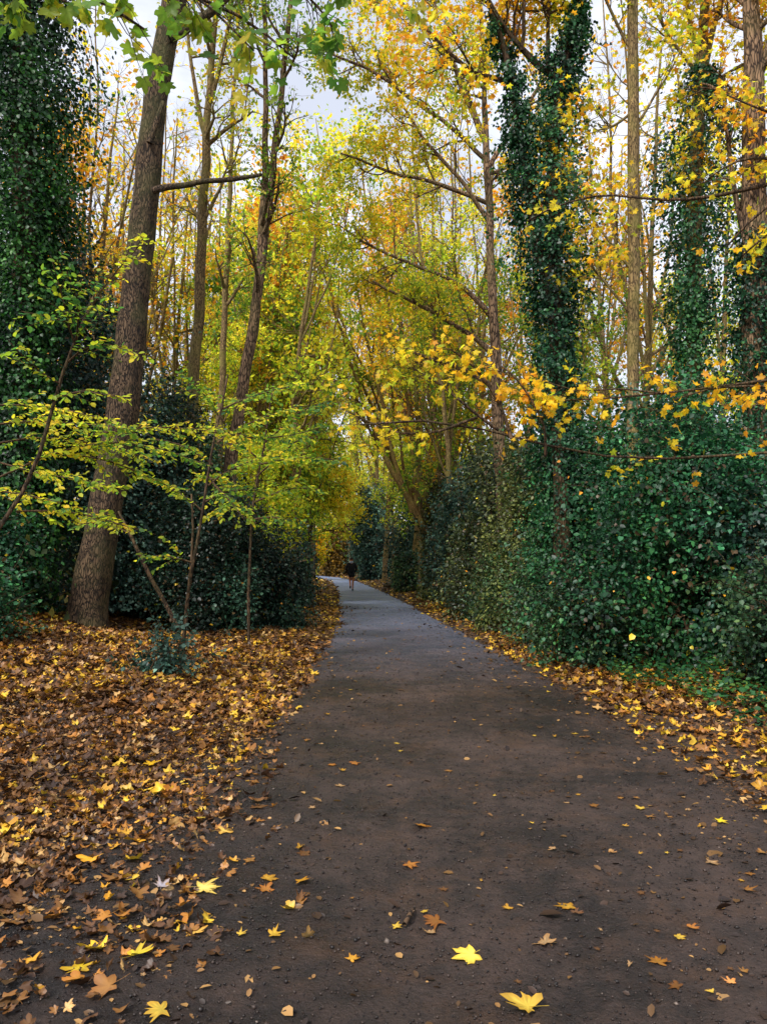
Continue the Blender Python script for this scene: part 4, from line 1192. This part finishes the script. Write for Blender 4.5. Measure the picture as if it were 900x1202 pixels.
leaf_meshes = {}


def fallen(px, py, wpx, c, label=None, t=None, rot=None, tilt=.12, group=None):
    # where the photo shows it lying on the ground
    a = at(px, py, 1.0); k = (CAM_H - .02) / (CAM_H - a[2]); x, y = a[0] * k, k
    s = wpx / F * y * .55
    t = random.randrange(len(single)) if t is None else t
    key = (t, c)
    if key not in leaf_meshes:
        L_ = Leaves()
        cc = np.array([c]) if not isinstance(c[0], tuple) else np.array(c[:1])
        L_.add(np.zeros((1, 3)), np.array([[1., 0, 0]]), np.array([[0, 0, 1.]]), 1.0, cc, single[t], edge=(.8, .62, .45), vary=.3)
        o = L_.build('fallen_leaf', M_LIT); leaf_meshes[key] = o.data
    else:
        o = bpy.data.objects.new('fallen_leaf', leaf_meshes[key]); col.objects.link(o)
    zz = path_z(x, y) if outside(x, y) < 0 else max(path_z(x, y), float(gz(np.array(x), np.array(y))) + .03)
    an = 1 if label else random.uniform(.55, 1.0)
    o.location = (x, y, zz + .004); o.scale = (s, s * an, s * .5)
    o.rotation_euler = (random.gauss(0, tilt * .6), random.gauss(0, tilt * .6), random.uniform(0, 6.28) if rot is None else R(rot))
    tag(o, label or 'small faded leaf pressed flat on the dark path', 'leaf', group)
    return o


Y1, Y2, O1, B1, T1 = lin(196, 168, 62), lin(178, 138, 46), lin(162, 108, 46), lin(104, 72, 40), lin(168, 138, 98)
named = [
    (553, 1118, 44, lin(240, 222, 92), 'bright pale yellow star-shaped leaf alone on the mud', 7, 200), (620, 1186, 60, Y1, 'torn long yellow leaf at the bottom edge of the path', 2, 150),
    (160, 1125, 42, lin(206, 188, 46), 'curled yellow-green leaf standing up by the path edge', 4, 30), (96, 1134, 44, lin(196, 168, 40), 'broad olive-yellow leaf next to the curled one', 1, 250),
    (190, 1040, 34, lin(176, 170, 180), 'pale silvery leaf turned upside down', 2, 80), (238, 1042, 50, lin(226, 208, 110), 'cream-yellow leaf pair beside the silvery leaf', 0, 10),
    (230, 1093, 34, lin(218, 176, 84), 'tan yellow leaf between mud and litter', 5, 100), (314, 1031, 26, Y2, 'golden pointed leaf on the middle mud', 7, 60),
    (352, 1037, 34, lin(190, 140, 34), 'worn amber leaf beside the golden pointed one', 3, 10), (190, 1188, 48, Y1, 'ragged yellow leaf lowest on the litter side', 3, 200),
    (320, 1096, 30, lin(196, 160, 50), 'muddy yellow leaf scrap left of the star-shaped one', 6, 20), (412, 1124, 26, lin(200, 150, 50), 'small crushed amber leaf above its paler scrap', 3, 50),
    (480, 1014, 28, O1, 'orange-gold leaf in the middle of the path', 0, 330), (640, 1107, 36, T1, 'tan leaf lying across a dark rotten one', 1, 120),
    (675, 1073, 22, B1, 'brown leaf curled like a small boat', 4, 20), (857, 1154, 20, lin(212, 150, 84), 'lone pinkish tan leaf in the empty mud', 6, 90),
    (795, 1157, 26, lin(110, 72, 30), 'dark rotten brown leaf in the muddy corner', 3, 140), (844, 963, 22, lin(232, 214, 40), 'vivid lemon leaf near the right-hand litter', 0, 0),
    (176, 900, 26, lin(230, 186, 30), 'glowing deep yellow leaf on the brown litter', 1, 60), (320, 903, 18, Y2, 'small golden leaf where mud meets litter', 0, 70),
    (60, 850, 0, Y1, None, 0, 0),
    (513, 1083, 40, lin(130, 84, 34), 'large trampled brown leaf beside the dark twig', 3, 200), (464, 1086, 20, Y1, 'tiny yellow leaf touching the dark twig', 0, 10), (505, 1094, 26, T1, 'pinkish leaf half over the trampled brown one', 6, 100),
    (493, 967, 30, lin(176, 120, 40), 'amber smear of a leaf in the path centre', 3, 300), (640, 1125, 0, T1, None, 0, 0), (282, 1095, 20, Y1, 'pale yellow fragment beside the tan leaf', 6, 40),
    (771, 1128, 34, lin(150, 104, 36), 'mud-stained brown leaf with an orange neighbour', 3, 70), (781, 1127, 15, O1, 'bright orange scrap on the mud-stained leaf', 6, 10), (650, 997, 18, T1, 'small pinkish leaf on the bare path', 6, 200),
    (262, 975, 30, lin(206, 170, 80), 'straw-coloured leaf at the ragged litter edge', 1, 20), (236, 960, 24, Y1, 'yellow leaf behind the straw-coloured one', 0, 260),
]
for (px, py, w, c, lb, t, rot) in named:
    if w: fallen(px, py, w, c, lb, t, rot, .2)
GRP = 'small fallen leaves scattered over the path'
cols_s = [Y1, Y2, O1, B1, T1, lin(150, 110, 56), lin(100, 70, 40), B1, lin(140, 98, 46)]
for i in range(330):
    if len([1 for o in col.objects if o.name.startswith('fallen_leaf')]) >= 298: break
    y_ = 2.7 * (22 / 2.7) ** random.random()
    l, r = edges(y_)
    u = random.random()
    u = .5 + math.copysign(abs(2 * u - 1) ** .8, u - .5) * .5
    x_ = l + (r - l) * u + random.gauss(0, .1)
    # back to the picture position
    px = 450 + x_ / y_ * F * .998; py = 601 + F * math.tan(math.atan((CAM_H) / y_) + PITCH)
    if not (0 < px < 900) or py > 1215: continue
    fallen(px, py, random.choice((.03, .04, .05, .06, .08)) * random.uniform(.8, 1.3) / y_ * F * 1.3, random.choice(cols_s), None, None, None, .1, GRP)

# dark twig on the path
def ground_at(px, py, z=.0):
    a = at(px, py, 1.0); k = (CAM_H - z) / (CAM_H - a[2]); return np.array([a[0] * k, k, z])


a = ground_at(474, 1085, .03); b = ground_at(486, 1066, .035)
tb = Tubes()
P, r = resample([a, (a + b) / 2 + np.array([.006, 0, .012]), b], [.010, .012, .006], 10); tb.add(P, r, 8, rough=.3)
P2, r2 = resample([P[5], P[5] + np.array([.02, .015, .008])], [.005, .003], 4); tb.add(P2, r2, 5)
o = tb.build('broken_twig', M_BARK_D, None, tuple(a)); tag(o, 'short dark broken twig lying on the muddy path', 'twig')

PT = []
for k in range(46):
    y_ = 3.0 * (14 / 3.0) ** random.random()
    l_, r_ = edges(y_)
    x_ = (min(l_, -1.1) - random.uniform(.1, 2.4) * (y_ / 8 + .5)) if random.random() < .75 else r_ + random.uniform(0, .8)
    z_ = float(height(x_, y_)) + .045
    L_ = random.uniform(.12, .45); a_ = random.uniform(0, 3.14)
    tb = Tubes()
    P, r = line_from(np.array([x_, y_, z_]), np.array([math.cos(a_), math.sin(a_), .05]), L_, random.uniform(.003, .007), 6, .14, 0)
    P[:, 2] = z_ + np.abs(P[:, 2] - z_) * .4
    tb.add(P, r, 5, rough=.2)
    o = tb.build('dead_twig', M_TWIG, None, tuple(P[0])); tag(o, 'thin dead twig lying among the fallen leaves', 'twig', 'dead twigs lying in the leaf litter')
# the log by the far right verge
tb = Tubes()
a = np.array([.05, 44, .15]); b = np.array([1.9, 42.6, .28])
P, r = resample([a, (a + b) / 2 + np.array([0, 0, .05]), b], [.13, .15, .12], 14); tb.add(P, r, 10, rough=.15)
o = tb.build('fallen_log', M_BARK_D, None, tuple(a)); tag(o, 'dark fallen log on the verge at the far bend', 'log')
tb = Tubes()
a = np.array([.5, 42.3, .1]); b = np.array([2.2, 41.6, .16])
P, r = resample([a, (a + b) / 2, b], [.08, .09, .06], 12); tb.add(P, r, 8, rough=.15)
o = tb.build('fallen_branch', M_BARK_D, None, tuple(a)); tag(o, 'thinner dead branch lying in front of the log', 'branch')


# ------------------------------------------------------------------ the walker
def skin(name, verts, edges_, radii, mat, parent, sub=2, root=0):
    me = bpy.data.meshes.new(name); me.from_pydata([Vector(v) for v in verts], edges_, [])
    o = bpy.data.objects.new(name, me); col.objects.link(o); o.parent = parent
    m = o.modifiers.new('skin', 'SKIN'); m.use_smooth_shade = True
    for i, r in enumerate(radii):
        sv = me.skin_vertices[0].data[i]
        sv.radius = (r, r) if not isinstance(r, tuple) else r
        sv.use_root = (i == root)
    s = o.modifiers.new('sub', 'SUBSURF'); s.levels = sub; s.render_levels = sub
    me.materials.append(mat)
    return o


wx, wy = -1.68, 40.5
W = empty('person', (wx, wy, 0.02), 'walker seen from behind in a black jacket and shorts with bare legs', 'person')
SK, JK, HR, SH, GR = plain_mat('skin', lin(196, 128, 88)), plain_mat('black_cloth', lin(20, 20, 24)), plain_mat('brown_hair', lin(40, 28, 22)), plain_mat('black_shoe', lin(24, 24, 26)), plain_mat('pale_grey_hood', lin(168, 176, 196))
# joints: pelvis, waist, chest, neck, head, crown, R hip/knee/ankle/toe, L hip/knee/ankle/toe, arms
bv = [(0, 0, .92), (0, 0, 1.08), (0, .01, 1.32), (0, .02, 1.47), (0, .03, 1.56), (0, .04, 1.68), (0, .03, 1.73),
      (.09, 0, .88), (.085, .03, .50), (.06, -.02, .10), (.065, .12, .04),
      (-.09, 0, .88), (-.08, .12, .52), (-.05, -.16, .30), (-.05, -.24, .22),
      (.19, .0, 1.39), (.25, -.05, 1.13), (.19, .12, .98), (.17, .18, .93), (-.19, .0, 1.39), (-.25, -.03, 1.13), (-.2, .14, 1.0), (-.18, .2, .96)]
be = [(0, 1), (1, 2), (2, 3), (3, 4), (4, 5), (5, 6), (0, 7), (7, 8), (8, 9), (9, 10), (0, 11), (11, 12), (12, 13), (13, 14), (2, 15), (15, 16), (16, 17), (17, 18), (2, 19), (19, 20), (20, 21), (21, 22)]
brd = [.13, .12, .14, .055, .075, .095, .05, .095, .06, .038, .035, .095, .06, .038, .035, .055, .042, .03, .03, .055, .042, .03, .03]
skin('body', bv, be, brd, SK, W)
jv = [(0, 0, .84), (0, 0, 1.05), (0, .01, 1.28), (0, .02, 1.43), (.2, 0, 1.38), (.275, -.05, 1.13), (.2, .13, .99), (-.2, 0, 1.38), (-.275, -.03, 1.13), (-.21, .15, 1.01)]
skin('jacket', jv, [(0, 1), (1, 2), (2, 3), (2, 4), (4, 5), (5, 6), (2, 7), (7, 8), (8, 9)], [(.2, .16), (.185, .15), (.19, .15), .09, .08, .062, .05, .08, .062, .05], JK, W)
skin('shorts', [(0, 0, .90), (.09, 0, .86), (.09, .02, .66), (-.09, 0, .86), (-.085, .08, .67)], [(0, 1), (1, 2), (0, 3), (3, 4)], [.155, .115, .10, .115, .10], JK, W)
skin('hair', [(0, .01, 1.66), (0, -.02, 1.70), (0, -.05, 1.60)], [(0, 1), (1, 2)], [.10, .09, .045], HR, W)
skin('hood', [(-.09, -.05, 1.47), (0, -.09, 1.50), (.09, -.05, 1.47)], [(0, 1), (1, 2)], [.055, .07, .055], GR, W, root=1)
skin('shoe', [(.06, -.04, .05), (.065, .06, .04), (.065, .16, .03)], [(0, 1), (1, 2)], [.052, .05, .035], SH, W)
skin('shoe', [(-.05, -.15, .27), (-.05, -.22, .20), (-.05, -.27, .12)], [(0, 1), (1, 2)], [.052, .05, .035], SH, W)

# ------------------------------------------------------------------ world and light
w = bpy.data.worlds.new("World"); scn.world = w; w.use_nodes = True
nt = w.node_tree; nt.nodes.clear()
N = nt.nodes.new; Lk = nt.links.new
out = N('ShaderNodeOutputWorld'); bg = N('ShaderNodeBackground')
SUN_E, SUN_R = R(48), R(215)
sky = N('ShaderNodeTexSky'); sky.sky_type = 'NISHITA'; sky.sun_disc = False; sky.sun_elevation = SUN_E; sky.sun_rotation = SUN_R
sky.air_density = 1; sky.dust_density = 1.5
tc = N('ShaderNodeTexCoord')
mp = N('ShaderNodeMapping'); mp.inputs['Scale'].default_value = (1, 1, 2.2); Lk(tc.outputs['Generated'], mp.inputs[0])
nz = N('ShaderNodeTexNoise'); nz.inputs['Scale'].default_value = 3.2; nz.inputs['Detail'].default_value = 7; nz.inputs['Roughness'].default_value = .55
Lk(mp.outputs[0], nz.inputs[0])
mr = N('ShaderNodeMapRange'); mr.inputs[1].default_value = .40; mr.inputs[2].default_value = .58; mr.inputs[3].default_value = .60; mr.inputs[4].default_value = 1.0
Lk(nz.outputs[0], mr.inputs[0])
mx = N('ShaderNodeMix'); mx.data_type = 'RGBA'
Lk(mr.outputs[0], mx.inputs['Factor']); Lk(sky.outputs[0], mx.inputs[6])
mx.inputs[7].default_value = (9.7, 10.1, 11.4, 1)
Lk(mx.outputs[2], bg.inputs['Color']); bg.inputs['Strength'].default_value = .12
Lk(bg.outputs[0], out.inputs[0])

sd = bpy.data.lights.new('sun', 'SUN'); sd.energy = 4.6; sd.angle = R(12); sd.color = (1, .96, .90)
so = bpy.data.objects.new('sun', sd); col.objects.link(so)
# direction to the sun, matching the sky's rotation
az = SUN_R
to = Vector((math.sin(az) * math.cos(SUN_E), math.cos(az) * math.cos(SUN_E), math.sin(SUN_E)))
so.rotation_euler = to.to_track_quat('Z', 'Y').to_euler()

cd = bpy.data.cameras.new('camera'); cam = bpy.data.objects.new('camera', cd); col.objects.link(cam)
cam.location = (0, 0, CAM_H); cam.rotation_euler = (math.pi / 2 + PITCH, 0, 0)
cd.sensor_fit = 'VERTICAL'; cd.sensor_height = 24; cd.lens = 24 * F / 1202; cd.clip_end = 4000; cd.clip_start = .05
scn.camera = cam
scn.view_settings.view_transform = 'Standard'; scn.view_settings.look = 'None'; scn.view_settings.exposure = 0
scn.cycles.max_bounces = 8; scn.cycles.transmission_bounces = 6; scn.cycles.diffuse_bounces = 4
scn.cycles.use_denoising = True
